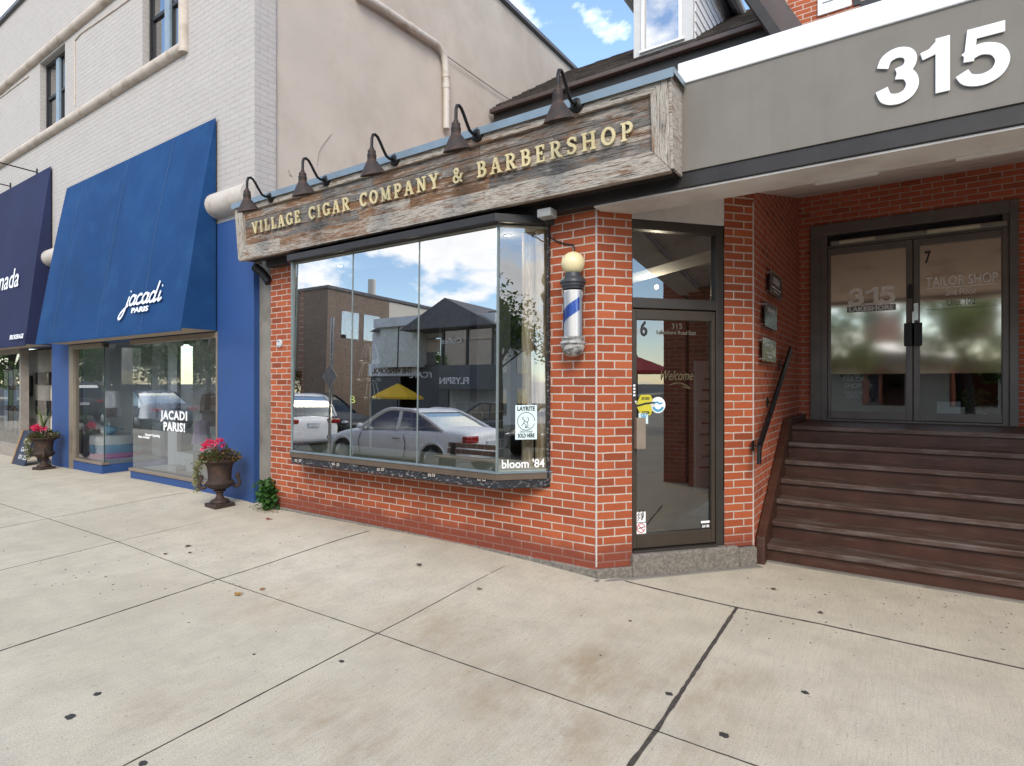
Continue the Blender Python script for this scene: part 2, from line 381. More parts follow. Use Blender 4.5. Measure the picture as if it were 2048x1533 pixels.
# ------------------------------------------------------------------ writing
def text_into(mb, s, size, org, right, up, lift=.002, depth=.001, width=None, align='LEFT', bold=0., shear=0., space=1.):
    cu = bpy.data.curves.new('txt', 'FONT'); cu.body = s; cu.size = size; cu.offset = bold; cu.shear = shear
    cu.extrude = depth / 2; cu.space_character = space; cu.resolution_u = 3
    ob = bpy.data.objects.new('txt', cu); scn.collection.objects.link(ob)
    bpy.context.view_layer.update()
    me = bpy.data.meshes.new_from_object(ob)
    vs = [v.co.copy() for v in me.vertices]; fs = [tuple(p.vertices) for p in me.polygons]
    bpy.data.objects.remove(ob); bpy.data.curves.remove(cu); bpy.data.meshes.remove(me)
    x0 = min(v.x for v in vs); x1 = max(v.x for v in vs)
    k = (width / (x1 - x0)) if width else 1.
    sh = {'LEFT': x0, 'CENTER': (x0 + x1) / 2, 'RIGHT': x1}[align]
    org = Vector(org); right = Vector(right).normalized(); up = Vector(up).normalized(); nr = right.cross(up)
    n = len(mb.v); mb.v += [org + right * ((v.x - sh) * k) + up * v.y + nr * (v.z + depth / 2 + lift) for v in vs]
    for f in fs: mb._f([n + i for i in f])
    return mb
def ribbon(mb, pts, wd, org, right, up, depth=.01, lift=0., closed=False, scale=1.):
    """a flat pen stroke with thickness, pts in letter units"""
    P = [Vector((p[0], p[1])) for p in pts]; n = len(P); Lf = []; Rt = []
    for i in range(n):
        if closed: a, b = P[(i - 1) % n], P[(i + 1) % n]
        else: a, b = P[max(i - 1, 0)], P[min(i + 1, n - 1)]
        d = (b - a).normalized(); nn = Vector((-d.y, d.x))
        if 0 < i < n - 1 or closed:
            d1 = (P[i] - P[(i - 1) % n]).normalized(); k = max(.45, nn.dot(Vector((-d1.y, d1.x))))
        else: k = 1
        ww = (wd[i] if isinstance(wd, (list, tuple)) else wd) / 2 / k
        Lf.append(P[i] + nn * ww); Rt.append(P[i] - nn * ww)
    org = Vector(org); right = Vector(right).normalized(); up = Vector(up).normalized(); nr = right.cross(up)
    W = lambda q, h: org + (right * q.x + up * q.y) * scale + nr * h
    rings = [[W(Rt[i], lift), W(Lf[i], lift), W(Lf[i], lift + depth), W(Rt[i], lift + depth)] for i in range(n)]
    if closed: rings.append(rings[0])
    mb.loft(rings, not closed); return mb
def arc(cx, cy, rx, ry, a0, a1, n=14): return [(cx + rx * math.cos(R(a0 + (a1 - a0) * i / n)), cy + ry * math.sin(R(a0 + (a1 - a0) * i / n))) for i in range(n + 1)]
SW, SN, SF = .175, .12, .105
def ser(x, y, w=.17): return ([(x - w, y), (x + w, y)], SF)
T_, B_ = 1 - SF / 2, SF / 2
GL = {
 'I': (.44, [([(.22, .1), (.22, .9)], SW), ser(.22, T_), ser(.22, B_)]),
 'L': (.70, [([(.22, .1), (.22, .9)], SW), ser(.22, T_), ([(.05, B_), (.66, B_)], SF), ([(.61, .1), (.61, .32)], .1)]),
 'V': (.90, [([(.18, .92), (.45, .02)], SW), ([(.72, .92), (.47, .02)], SN), ser(.16, T_, .16), ser(.74, T_, .16)]),
 'A': (.90, [([(.72, .08), (.46, .98)], SW), ([(.18, .08), (.43, .98)], SN), ([(.26, .34), (.64, .34)], .1), ser(.16, B_, .16), ser(.74, B_, .16)]),
 'E': (.74, [([(.22, .1), (.22, .9)], SW), ([(.05, T_), (.66, T_)], SF), ([(.05, B_), (.69, B_)], SF), ([(.3, .52), (.5, .52)], .11), ([(.61, .9), (.61, .72)], .1), ([(.64, .1), (.64, .3)], .1), ([(.49, .42), (.49, .62)], .08)]),
 'G': (.86, [(arc(.45, .5, .34, .43, 42, 325, 22), [.12] + [.14 + .05 * math.sin(math.pi * i / 20) for i in range(21)] + [.14]), ([(.73, .06), (.73, .44)], .16), ([(.54, .44), (.86, .44)], SF), ([(.72, .98), (.72, .70)], .1)]),
 'C': (.80, [(arc(.45, .5, .34, .43, 42, 318, 22), [.12] + [.14 + .05 * math.sin(math.pi * i / 20) for i in range(21)] + [.1]), ([(.72, .98), (.72, .70)], .1)]),
 'O': (.90, [(arc(.45, .5, .34, .43, 0, 345, 23), 'O')]),
 'R': (.88, [([(.22, .1), (.22, .9)], SW), ([(.05, T_), (.45, T_)], SF), (arc(.44, .72, .22, .22, 90, -90, 10), .16), ([(.3, .5), (.45, .5)], .11), ([(.45, .48), (.70, .06)], SW), ser(.22, B_), ser(.75, B_, .12)]),
 'P': (.76, [([(.22, .1), (.22, .9)], SW), ([(.05, T_), (.43, T_)], SF), (arc(.42, .70, .24, .24, 90, -90, 10), .17), ([(.3, .46), (.43, .46)], .11), ser(.22, B_)]),
 'B': (.80, [([(.22, .1), (.22, .9)], SW), ([(.05, T_), (.43, T_)], SF), (arc(.42, .73, .19, .21, 90, -90, 10), .16), ([(.3, .52), (.43, .52)], .11), (arc(.44, .285, .24, .225, 90, -90, 10), .17), ([(.05, B_), (.44, B_)], SF)]),
 'M': (1.10, [([(.22, .1), (.22, .9)], SN), ([(.88, .1), (.88, .9)], SW), ([(.2, .95), (.54, .12)], SW), ([(.86, .95), (.56, .12)], SN), ser(.22, B_, .15), ser(.88, B_), ser(.16, T_, .12), ser(.93, T_, .12)]),
 'N': (.96, [([(.22, .1), (.22, .9)], SN), ([(.76, .06), (.76, .9)], SN), ([(.2, .96), (.76, .05)], SW), ser(.22, B_, .16), ser(.76, T_, .16), ser(.16, T_, .12)]),
 'Y': (.88, [([(.17, .92), (.44, .44)], SW), ([(.71, .92), (.45, .44)], SN), ([(.44, .1), (.44, .46)], SW), ser(.16, T_, .16), ser(.72, T_, .15), ser(.44, B_)]),
 'S': (.70, [([(.60, .72), (.58, .85), (.46, .92), (.32, .93), (.18, .86), (.14, .74), (.20, .62), (.35, .54), (.50, .46), (.58, .34), (.55, .18), (.42, .08), (.28, .07), (.15, .14), (.12, .28)], [.1, .12, .13, .14, .15, .16, .18, .19, .18, .16, .15, .14, .13, .12, .1]), ([(.61, .95), (.61, .7)], .09), ([(.11, .05), (.11, .3)], .09)]),
 'H': (.98, [([(.22, .1), (.22, .9)], SW), ([(.76, .1), (.76, .9)], SW), ([(.26, .5), (.72, .5)], SF), ser(.22, T_), ser(.22, B_), ser(.76, T_), ser(.76, B_)]),
 '&': (.92, [([(.82, .52), (.66, .22), (.46, .07), (.26, .07), (.14, .2), (.16, .36), (.30, .50), (.48, .62), (.54, .76), (.46, .92), (.34, .93), (.25, .83), (.27, .70), (.42, .46), (.64, .17), (.84, .05)], .14), ([(.7, .53), (.92, .53)], .1)]),
}
def slab(mb, ch, h, org, right, up, depth=.012, lift=.02):
    for k, (pts, wd) in enumerate(GL[ch][1]):
        if wd == 'O':
            pts = arc(.45, .5, .34, .43, 0, 360, 24)[:-1]; wd = [.13 + .06 * abs(math.cos(2 * math.pi * i / 24)) for i in range(24)]
            ribbon(mb, pts, wd, org, right, up, depth + k * .0004, lift, True, h)
        else: ribbon(mb, pts, wd, org, right, up, depth + k * .0004, lift, False, h)
    return GL[ch][0]
def quadwall(mb, u0, u1, z0, z1, P, holes=(), depth=.1, nrm=(0, 1, 0)):
    """wall face in metres along P(u) with rectangular openings and their reveals"""
    us = sorted({u0, u1} | {h for q in holes for h in q[:2]}); zs = sorted({z0, z1} | {h for q in holes for h in q[2:]})
    us = [x for x in us if u0 <= x <= u1]; zs = [x for x in zs if z0 <= x <= z1]
    at = lambda u, z: Vector((P(u)[0], P(u)[1], z)); dn = Vector(nrm) * depth
    for a, b in zip(us, us[1:]):
        for c, d in zip(zs, zs[1:]):
            if any(q[0] <= a and b <= q[1] and q[2] <= c and d <= q[3] for q in holes): continue
            mb.quad(at(a, c), at(b, c), at(b, d), at(a, d))
    for a, b, c, d in holes:
        for p, q in ((at(a, c), at(a, d)), (at(b, d), at(b, c)), (at(a, d), at(b, d)), (at(b, c), at(a, c))):
            mb.quad(p, q, q + dn, p + dn)
    return mb

def lamp_light(p, watts, parent):
    l = bpy.data.lights.new('lamp_light', 'POINT'); l.energy = watts; l.color = (1, .82, .6); l.shadow_soft_size = .03
    o = bpy.data.objects.new('lamp_light', l); scn.collection.objects.link(o); o.location = p; attach(o, parent)
# ================================================================== GROUND
Y0 = 4.224
def sst(a, b, x):
    t = max(0, min(1, (x - a) / (b - a))); return t * t * (3 - 2 * t)
GP = [(-60, .02), (-13, .02), (-12, .03), (-9.4, .08), (-7.2, .08), (-6.4, .052), (-3.4, .072), (-2.6, .045), (-1.8, 0), (60, 0)]
def gz(x, y):
    for (a, va), (b, vb) in zip(GP, GP[1:]):
        if a <= x <= b: return (va + (vb - va) * sst(a, b, x)) * sst(2.4, 4.05, y)
    return 0.
def gpt(px, py):
    z = 0
    for _ in range(4): p = onZ(px, py, z); z = gz(p.x, p.y)
    p.z = z; return p
KERB = -.75
def walk(name, xs, ys, fz, m):
    b = MB(); k = len(ys)
    b.v = [Vector((x, y, fz(x, y))) for x in xs for y in ys]
    for i in range(len(xs) - 1):
        for j in range(k - 1): b._f((i * k + j, (i + 1) * k + j, (i + 1) * k + j + 1, i * k + j + 1))
    return struct(b.build(name, m, smooth=True))
xs = [-70, -50, -40, -30, -24, -20, -17] + [-15 + .4 * i for i in range(43)] + [3, 5, 8, 12, 20, 40, 70]
ys = [KERB] + [-.5 + .25 * i for i in range(27)]
SIDEWALK = walk('sidewalk', xs, ys, gz, CONC)
struct(MB().box(-70, 70, KERB - .15, KERB - .004, -.3, -.002).build('kerb', GREYC, bevel=.012))
ROADM = mat('asphalt', (.09, .088, .085), .9, var=.25, vs=3, bmp=.5, bs=160)
struct(MB().box(-90, 90, -10.6, KERB - .15, -.5, -.15).build('road', ROADM))
struct(MB().box(-90, 90, -13.6, -10.6, -.4, 0).build('far_sidewalk', CONC))
struct(MB().quad((-900, -900, -.32), (900, -900, -.32), (900, 900, -.32), (-900, 900, -.32)).build('ground', ROADM))
JOINT = mat('joint_filler', (.055, .045, .036), .95, var=.5, vs=30)
def joint(pxs, wd, name='paving_joint'):
    P = [gpt(*p) for p in pxs]; pts = []
    for a, b in zip(P, P[1:]):
        n = max(2, int((b - a).length / .045))
        for i in range(n): pts.append(a.lerp(b, i / n))
    pts.append(P[-1]); rows = []
    r = random.Random(int(pxs[0][0] * 7 + pxs[0][1]))
    for i, p in enumerate(pts):
        d = (pts[min(i + 1, len(pts) - 1)] - pts[max(0, i - 1)]); d.z = 0; d.normalize(); nn = Vector((-d.y, d.x, 0))
        q = p + nn * r.uniform(-.0012, .0012); q.z = gz(q.x, q.y)
        ww = wd / 2 * r.uniform(.72, 1.25)
        rows.append((q, nn * ww))
    mb = MB()
    mb.loft([[q - o + Vector((0, 0, -.003)), q - o + Vector((0, 0, .0022)), q + o + Vector((0, 0, .0022)), q + o + Vector((0, 0, -.003))] for q, o in rows])
    o = mb.build(name, JOINT); o.parent = SIDEWALK
joint([(-300, 1395), (0, 1302), (432, 1160), (738, 1062)], .013)
joint([(150, 1580), (245, 1533), (755, 1267), (1032, 1122)], .0075)
joint([(1215, 1590), (1312, 1461), (1473, 1216)], .021)
joint([(1208, 1150), (1330, 1182), (1473, 1215), (1640, 1248), (2048, 1338), (2250, 1382)], .017)
joint([(-200, 945), (95, 1037), (240, 1085), (435, 1159), (755, 1267), (1312, 1462), (1650, 1580)], .0065)
joint([(-150, 1177), (0, 1141), (240, 1082), (485, 1025)], .0045)
joint([(-100, 1076), (95, 1037), (375, 985)], .004)
GUM = mat('old_gum', (.035, .032, .030), .7, var=.25, vs=40)
gr = random.Random(3)
for px, py, r in [(195, 1388, .022), (140, 1434, .028), (683, 1323, .017), (287, 1527, .02), (1260, 1242, .012), (1610, 1385, .020), (1448, 1470, .026), (1201, 1311, .006), (1163, 1232, .006), (508, 1309, .010), (1338, 1388, .022)]:
    p = gpt(px, py); mb = MB()
    ring = [(r * gr.uniform(.75, 1.15)) for _ in range(14)]
    pts = [p + Vector((ring[i] * math.cos(i / 14 * 6.283), .75 * ring[i] * math.sin(i / 14 * 6.283), -.002)) for i in range(14)]
    mb.extrude(pts, (0, 0, .0045)); o = mb.build('gum_spot', GUM); o.parent = SIDEWALK

# ================================================================== RED BRICK SHOP BUILDING
P0 = Vector((-2.025, Y0, 0)); FD = Vector((.654, .7565, 0)); FN = Vector((.7565, -.654, 0)); P1 = P0 + FD * 1.475
XS, YB, ZL = P1.x, 8.1, 1.12          # side wall of the recess, back wall, landing height
def fp(k, z=0, out=0): q = P0 + FD * k + FN * out; return Vector((q.x, q.y, z))
def onF(px, py, out=0):
    d = ray(px, py); o = P0 + FN * out; t = (o - Vector((0, 0, 0))).dot(FN) / d.dot(FN); q = O_ + d * t
    return (q - P0).dot(FD), q.z
SHOP = thing('brick_shop_building', 'red brick shop with angled corner door, glazed bay window and grey canopy over brown stairs', 'building', (-2, 5, 0))
BX0, BX1 = -6.42, -2.025
b = MB(); quadwall(b, BX0, BX1, .085, 3.1, lambda u: (u, Y0), [(-5.80, -2.47, .70, 3.0)], .02)
FRONT = b.build('front_wall', BRICK, SHOP)
b = MB(); b.box(-5.86, -5.80, Y0 + .021, Y0 + .36, .70, 3.0); b.build('opening_lining', mat('dark_wood_lining', (.07, .05, .04), .7, var=.2), SHOP); b = MB(); b.box(-2.47, -2.41, Y0 + .021, Y0 + .36, .70, 3.0); b.build('opening_lining', mat('dark_wood_lining', (.07, .05, .04), .7, var=.2), SHOP)
b = MB(); b.quad((BX0, Y0, .0), (BX0, Y0 + .8, .0), (BX0, Y0 + .8, 3.1), (BX0, Y0, 3.1)); b.build('side_wall', BRICK, SHOP)
b = MB(); quadwall(b, 0, .314, .085, 3.3, lambda k: fp(k)); quadwall(b, 1.185, 1.475, .17, 3.3, lambda k: fp(k)); b.build('corner_pier', BRICK, SHOP)
b = MB(); quadwall(b, P1.y, YB, 0, 4.1, lambda u: (XS, u)); b.build('recess_side_wall', BRICK2, SHOP)
DX0, DX1 = -.932, 1.046
b = MB(); quadwall(b, XS, 6.5, 0, 4.2, lambda u: (u, YB), [(DX0, DX1, ZL, 3.54)], .12); b.build('recess_back_wall', BRICK2, SHOP)
MORT = mat('corner_mortar', (.47, .42, .38), .9, var=.12, vs=20)
b = MB(); q = (FN + Vector((0, -1, 0))).normalized()
b.obox(P0 + q * .001 + Vector((0, 0, 1.6)), (.0065, .002, 0), (-q.x * .003, -q.y * .003, 0), (0, 0, 1.5))
b.obox(P1 + Vector((-.001, 0, 1.66)), FD * .006, FN * .002, (0, 0, 1.49)); b.build('corner_mortar', MORT, SHOP)
# footing
b = MB(); b.box(BX0, BX1 + .02, Y0 - .016, Y0 + .3, -.1, .083)
k1 = fp(-.01, -.1, .03); k2 = fp(.325, -.1, .03)
b.extrude([k1, k2, fp(.325, -.1, -.2), fp(0, -.1, -.2)], (0, 0, .186)); b.build('footing', FOOT, SHOP, bevel=.012)
b = MB(); b.extrude([fp(.30, -.1, .05), fp(1.30, -.1, .055), fp(1.30, -.1, -.3), fp(.30, -.1, -.3)], (0, 0, .285)); b.extrude([fp(1.31, -.1, .035), fp(1.5, -.1, .03), fp(1.5, -.1, -.2), fp(1.31, -.1, -.2)], (0, 0, .26))
b.build('door_step', FOOT, SHOP, bevel=.02, seg=3)
b = MB(); b.box(-3.3, BX1 + .05, Y0 - .085, Y0 - .022, -.05, .012); b.extrude([fp(.0, -.05, .09), fp(1.5, -.05, .10), fp(1.5, -.05, .04), fp(0, -.05, .04)], (0, 0, .058)); b.build('mortar_skirt', GREYC, SHOP, bevel=.006)
# loose bottom bricks, slightly proud of the footing
b = MB(); lr = random.Random(5); x = BX1 - .006
for i in range(9):
    ln = .193; d = lr.uniform(-.004, .006); b.box(x - ln, x, Y0 - .008 + d, Y0 + .05, .03 + lr.uniform(-.004, .006), .087); x -= .203 + lr.uniform(-.002, .003)
for k in (.004, .205): b.obox(fp(k + .095, .058, -.02 + lr.uniform(0, .006)), FD * .0935, FN * .03, (0, 0, .028))
LOOSE = mat('loose_brick', (.24, .052, .03), .85, var=.3, vs=18, bmp=.4, bs=60); b.build('base_brick', LOOSE, SHOP, bevel=.005)
# ---- bay window
YG = 3.9
PA, PB, PC, PD = (-5.85, Y0), (-5.53, YG), (-2.78, YG), (-2.462, Y0)
def plan(e, z):   # bay outline grown outwards by e
    return [(PA[0] - e, Y0, z), (PB[0] - e * .5, YG - e, z), (PC[0] + e * .5, YG - e, z), (PD[0] + e, Y0, z)]
b = MB(); b.extrude(plan(.022, .772), (0, 0, .056)); BAY = b.build('bay_window', BROWNFR, SHOP, bevel=.004)
b = MB(); b.extrude(plan(.03, .828), (0, 0, .012)); b.build('sill_edge', FLASH, BAY)
b = MB(); b.extrude(plan(.010, .700), (0, 0, .072)); b.build('sill_board', TAR, BAY, bevel=.004)
b = MB()
for px, py in ((592, 921), (600, 921), (667, 928), (676, 929), (757, 939), (765, 939), (859, 950), (867, 950), (958, 958), (968, 959)):
    b = MB(); c = onY(px, py, YG - .011); b.box(c.x - .016, c.x + .016, c.y - .003, c.y + .001, c.z - .012, c.z - .007); b.box(c.x - .016, c.x + .016, c.y - .003, c.y + .001, c.z + .007, c.z + .012); b.box(c.x - .016, c.x - .010, c.y - .003, c.y + .001, c.z - .007, c.z + .007); b.box(c.x + .010, c.x + .016, c.y - .003, c.y + .001, c.z - .007, c.z + .007); b.build('bracket', CREAM, BAY)
pass
b = MB(); b.extrude(plan(.05, 2.91), (0, 0, .068)); b.build('head_frame', DARKTRIM, BAY, bevel=.004)
TILT = .036
def pane(a, c, name='pane', zb=.84, zt=2.91, off=TILT, gm=None):
    a = Vector((a[0], a[1], 0)); c = Vector((c[0], c[1], 0)); d = (c - a).normalized(); inn = Vector((-d.y, d.x, 0))
    mb = MB(); mb.quad((a.x, a.y, zb), (c.x, c.y, zb), (c.x + inn.x * off, c.y + inn.y * off, zt), (a.x + inn.x * off, a.y + inn.y * off, zt))
    return mb.build(name, gm or GLASSW, BAY)
xj = [PB[0], XatY(701, YG), XatY(834, YG), PC[0]]
for x0, x1 in zip(xj, xj[1:]): pane((x0, YG), (x1, YG))
pane(PC, PD, gm=GLASSR); pane(PA, PB)
SEAL = mat('pane_seal', (.16, .19, .19), .4, var=.1)
for x in xj[1:3]:
    b = MB(); b.obox((x, YG + TILT / 2, 1.875), (.005, 0, 0), (0, .006, 0), (0, TILT / 2, 1.03)); b.build('pane_joint', SEAL, BAY)
b = MB(); b.obox((PC[0], YG + TILT / 2, 1.875), (.009, 0, 0), (0, .008, 0), (-.004, TILT / 2, 1.035)); b.build('corner_joint', SEAL, BAY)
b = MB(); b.box(PB[0] - .02, PB[0] + .004, YG - .004, YG + .03, .84, 2.91); b.build('jamb', SEAL, BAY)
b = MB(); b.box(PD[0] - .006, PD[0] + .010, Y0 - .03, Y0 - .002, .72, 2.97); b.build('jamb', TAR, BAY)
LEDGE = mat('pale_ledge', (.72, .74, .70), .5, var=.04)
b = MB(); b.extrude(plan(-.02, .80), (0, 0, .046)); b.box(-5.8, -2.48, Y0, Y0 + .36, .80, .846); b.build('display_ledge', LEDGE, BAY)
CEILP = mat('pale_ceiling', (.26, .25, .22), .7, var=.04)
b = MB(); b.extrude(plan(-.03, 2.895), (0, 0, .012)); b.box(-5.8, -2.48, Y0, Y0 + .36, 2.895, 2.907); b.build('bay_ceiling', CEILP, BAY)
# ---- corner door with transom
KD0, KD1 = .314, 1.185; KJ = onF(1434, 800)[0]; KG = onF(1426, 800)[0]
def fbox(mb, k0, k1, z0, z1, o0, o1):
    return mb.extrude([fp(k0, z0, o1), fp(k1, z0, o1), fp(k1, z0, o0), fp(k0, z0, o0)], (0, 0, z1 - z0))
b = MB(); fbox(b, KD0, KD0 + .012, .18, 2.93, -.09, -.01); fbox(b, KJ, KD1, .18, 2.93, -.09, -.01)
fbox(b, KD0 + .012, KJ, 2.85, 2.93, -.09, -.012); fbox(b, KD0 + .012, KJ, 2.20, 2.285, -.09, -.008); fbox(b, KD0 + .012, KJ, .18, .205, -.09, .012)
b.build('door_frame', DOORFR, SHOP, bevel=.004)
b = MB(); fbox(b, KD0, KD1, 2.93, 3.32, -.06, -.004); b.build('transom_panel', SOFFITW, SHOP)
b = MB(); b.quad(fp(KD0 + .012, 2.285, -.05), fp(KJ, 2.285, -.05), fp(KJ, 2.85, -.05), fp(KD0 + .012, 2.85, -.05)); b.build('transom_glass', GLASSD, SHOP)
dl0, dl1 = KD0 + .015, KJ - .003; SL_, SR_ = .040, KJ - .003 - KG
b = MB(); fbox(b, dl0, dl0 + SL_, .215, 2.19, -.06, -.018); fbox(b, KG, dl1, .215, 2.19, -.06, -.018); fbox(b, dl0 + SL_, KG, .215, .33, -.06, -.018); fbox(b, dl0 + SL_, KG, 2.105, 2.19, -.06, -.018)
SDOOR = b.build('shop_door', mat('door_brown', (.055, .042, .032), .42, .35, var=.1), SHOP, bevel=.005)
b = MB(); b.quad(fp(dl0 + SL_, .33, -.045), fp(KG, .33, -.045), fp(KG, 2.105, -.045), fp(dl0 + SL_, 2.105, -.045)); b.build('door_glass', GLASSD, SDOOR)
k, z1 = onF(1275, 835); _, z2 = onF(1275, 897)
b = MB(); fbox(b, dl0 + .004, dl0 + .085, z2, z1, .02, .05); fbox(b, dl0 + .006, dl0 + .02, z2, z1, -.02, .02); b.build('door_handle', TANFRAME, SDOOR, bevel=.004)
b = MB(); kc, zc = onF(1270, 805); c = fp(dl0 + .03, zc, -.018); b.obox(c, FD * .013, FN * .008, (0, 0, .013)); b.build('door_lock', STEEL, SDOOR, bevel=.006)
# ---- canopy beam, soffits
b = MB(); b.box(-6.55, 6.6, 4.10, 4.30, 3.09, 3.71); b.build('canopy_fascia', FASCIA, SHOP)
for px in (): b = MB(); x = XatY(px, 4.1); b.box(x - .0015, x + .0015, 4.0985, 4.0999, 3.092, 3.708); b.build('panel_seam', mat('seam_shadow', (.145, .132, .115), .8), SHOP)
b = MB(); b.box(-1.32, 6.6, 4.085, 4.36, 3.712, 3.865); b.build('canopy_cap', WHITE, SHOP, bevel=.006)
b = MB(); b.box(-6.35, 6.6, 4.112, 4.28, 2.978, 3.088); b.build('canopy_dark_trim', DARKTRIM, SHOP, bevel=.004)
b = MB(); b.box(-2.0, 6.6, 4.13, 4.47, 2.962, 2.976)
for p0_, p1_ in ((1630, 1756), (1912, 2300)):
    b.box(onY(p0_, 345, 4.45).x, onY(p1_, 330, 4.45).x, 4.44, 4.475, 2.943, 2.9605)
b.build('canopy_soffit', SOFFITW, SHOP)
def sz(y): return 3.02 + (y - 4.46) * .25
b = MB(); b.poly(((-2.1, 4.47, sz(4.47)), (6.5, 4.47, sz(4.47)), (6.5, YB + .02, sz(YB)), (-1.1, YB + .02, sz(YB)), (-1.1, 5.5, sz(5.5)))); b.build('recess_soffit', SOFFITG, SHOP)
b = MB(); b.box(-6.7, -1.2, 4.3, 9.3, 3.66, 3.70); b.build('flat_roof', GREYC, SHOP)
# right-hand flank, only reflected, moved outward to let more light into the recess
b = MB(); quadwall(b, 5.3, YB, 0, 4.1, lambda u: (6.5, u)); b.quad((6.5, 5.3, 0), (6.5, Y0, 0), (6.5, Y0, 3.1), (6.5, 5.3, 3.1)); b.quad((6.5, Y0, 0), (11, Y0, 0), (11, Y0, 3.1), (6.5, Y0, 3.1)); b.build('recess_side_wall', BRICK2, SHOP)
b = MB(); b.box(2.52, 2.96, 4.31, 5.2, 0, 3.02); b.build('porch_pier', BRICK2, SHOP)  # left free-standing so light passes beside it; gives the door reflection its column
# ---- double doors at the head of the stairs
b = MB()
b.box(DX0, DX0 + .115, YB - .03, YB + .1, ZL, 3.54); b.box(DX1 - .075, DX1, YB - .03, YB + .1, ZL, 3.54); b.box(DX0 + .115, DX1 - .075, YB - .03, YB + .1, 3.40, 3.54)
b.box(DX0 + .115, DX0 + .185, YB, YB + .1, ZL, 3.40); b.box(DX1 - .13, DX1 - .075, YB, YB + .1, ZL, 3.40); b.box(DX0 + .185, DX1 - .13, YB + .002, YB + .1, 3.245, 3.275); b.box(DX0 + .115, DX1 - .075, YB - .02, YB + .1, ZL - .01, ZL + .02)
b.build('entrance_frame', BRONZE, SHOP, bevel=.004)
b = MB(); b.box(DX0 + .185, DX1 - .13, YB + .07, YB + .08, 3.275, 3.40); b.build('transom_panel', BLACK, SHOP)
gl0, gl1, gr0, gr1 = XatY(1662, YB + .03), XatY(1812, YB + .03), XatY(1840, YB + .03), XatY(2010, YB + .03)
xm = XatY(1826, YB + .02); GZ0, GZ1, FZ = 1.235, 3.155, 1.69
LEAF = []
for (a0, g0, g1, a1, hx) in ((DX0 + .19, gl0, gl1, xm - .004, gl1 + .03), (xm + .004, gr0, gr1, DX1 - .135, gr0 - .03)):
    b = MB(); b.box(a0, g0, YB + .01, YB + .06, ZL + .024, 3.24); b.box(g1, a1, YB + .01, YB + .06, ZL + .024, 3.24); b.box(g0, g1, YB + .01, YB + .06, ZL + .024, GZ0); b.box(g0, g1, YB + .01, YB + .06, GZ1, 3.24)
    lf = b.build('entrance_door', BRONZE, SHOP, bevel=.004); LEAF.append(lf)
    b = MB(); b.quad((g0, YB + .036, GZ0), (g1, YB + .036, GZ0), (g1, YB + .036, FZ), (g0, YB + .036, FZ)); b.build('door_glass', GLASSD, lf)
    b = MB(); b.quad((g0, YB + .034, FZ), (g1, YB + .034, FZ), (g1, YB + .034, GZ1), (g0, YB + .034, GZ1)); b.build('frosted_pane', FILM, lf)
    b = MB(); b.box(hx - .05, hx + .05, YB - .05, YB - .03, 2.01, 2.27); b.box(hx - .012, hx + .012, YB - .03, YB + .008, 2.04, 2.06); b.box(hx - .012, hx + .012, YB - .03, YB + .008, 2.22, 2.24); b.build('door_handle', DARKTRIM, lf, bevel=.004)
b = MB(); b.box(xm - .05, xm + .002, YB - .006, YB + .009, 2.56, 2.72); b.build('lock_plate', BLACK, LEAF[0]); b = MB(); b.box(xm + .004, xm + .05, YB - .012, YB + .009, 2.30, 2.50); b.box(xm - .01, xm + .012, YB - .02, YB - .002, 2.26, 2.40); b.build('lock_plate', STEEL, LEAF[1], bevel=.003)
# ---- roof, dormer, brick upper storey
ZE, YE, ZR, YR = 7.06, 9.33, 9.2, 12.5
b = MB(); b.extrude([(-6.72, YE, ZE - .02), (-6.72, YR, ZR - .02), (-6.72, YR, ZR - .14), (-6.72, YE, ZE - .14)], (5.3, 0, 0)); b.extrude([(-6.72, YR, ZR), (-6.72, YR + 3, ZE + .1), (-6.72, YR + 3, ZE), (-6.72, YR, ZR - .12)], (5.3, 0, 0))
NC = 27; sr = random.Random(4); dsl = Vector((0, YR - YE, ZR - ZE)) / NC; nsl = Vector((0, -(ZR - ZE), YR - YE)).normalized()
for i in range(NC):
    p = Vector((-6.72, YE - .03, ZE - .02)) + dsl * i; x = -6.72
    while x < -1.45:
        wsh = sr.uniform(.14, .34); x1 = min(-1.42, x + wsh); th = sr.uniform(.02, .042); b.t = sr.random(); b.uo = (sr.uniform(0, 9), sr.uniform(0, 9)); lo = sr.uniform(-.012, .012)
        q = Vector((x, p.y + lo, p.z + lo * .67)); q1 = Vector((x1 - .004, q.y, q.z)); d = dsl * 1.15 - Vector((0, lo, lo * .67))
        b.hexa([q, q1, q1 + d, q + d], [q + nsl * th, q1 + nsl * th, q1 + d + nsl * .006, q + d + nsl * .006]); x = x1
b.t = 0; b.build('roof', SHING, SHOP)
GUT = mat('brown_gutter', (.085, .062, .055), .45, .3, var=.15)
b = MB(); b.box(-6.73, -1.5, YE - .14, YE - .035, ZE - .15, ZE - .07); b.build('gutter', GUT, SHOP, bevel=.015)
b = MB(); b.box(-6.71, -1.5, YE - .012, YE + .1, ZE - .42, ZE - .122); b.build('eave_board', DARKTRIM, SHOP)
b = MB(); b.box(-6.7, -1.5, YE + .12, YE + .3, 4.2, ZE - .1); b.build('upper_wall', BRICK2, SHOP)
YD = 9.62
dxa, dxb = XatY(1267, YD), XatY(1386, YD); wx0, wx1 = XatY(1289, YD), XatY(1358, YD); zd0 = onY(1275, 103, YD).z; zw0 = onY(1289, 96, YD).z
TRIMD = mat('grey_white_trim', (.50, .50, .50), .5, var=.06)
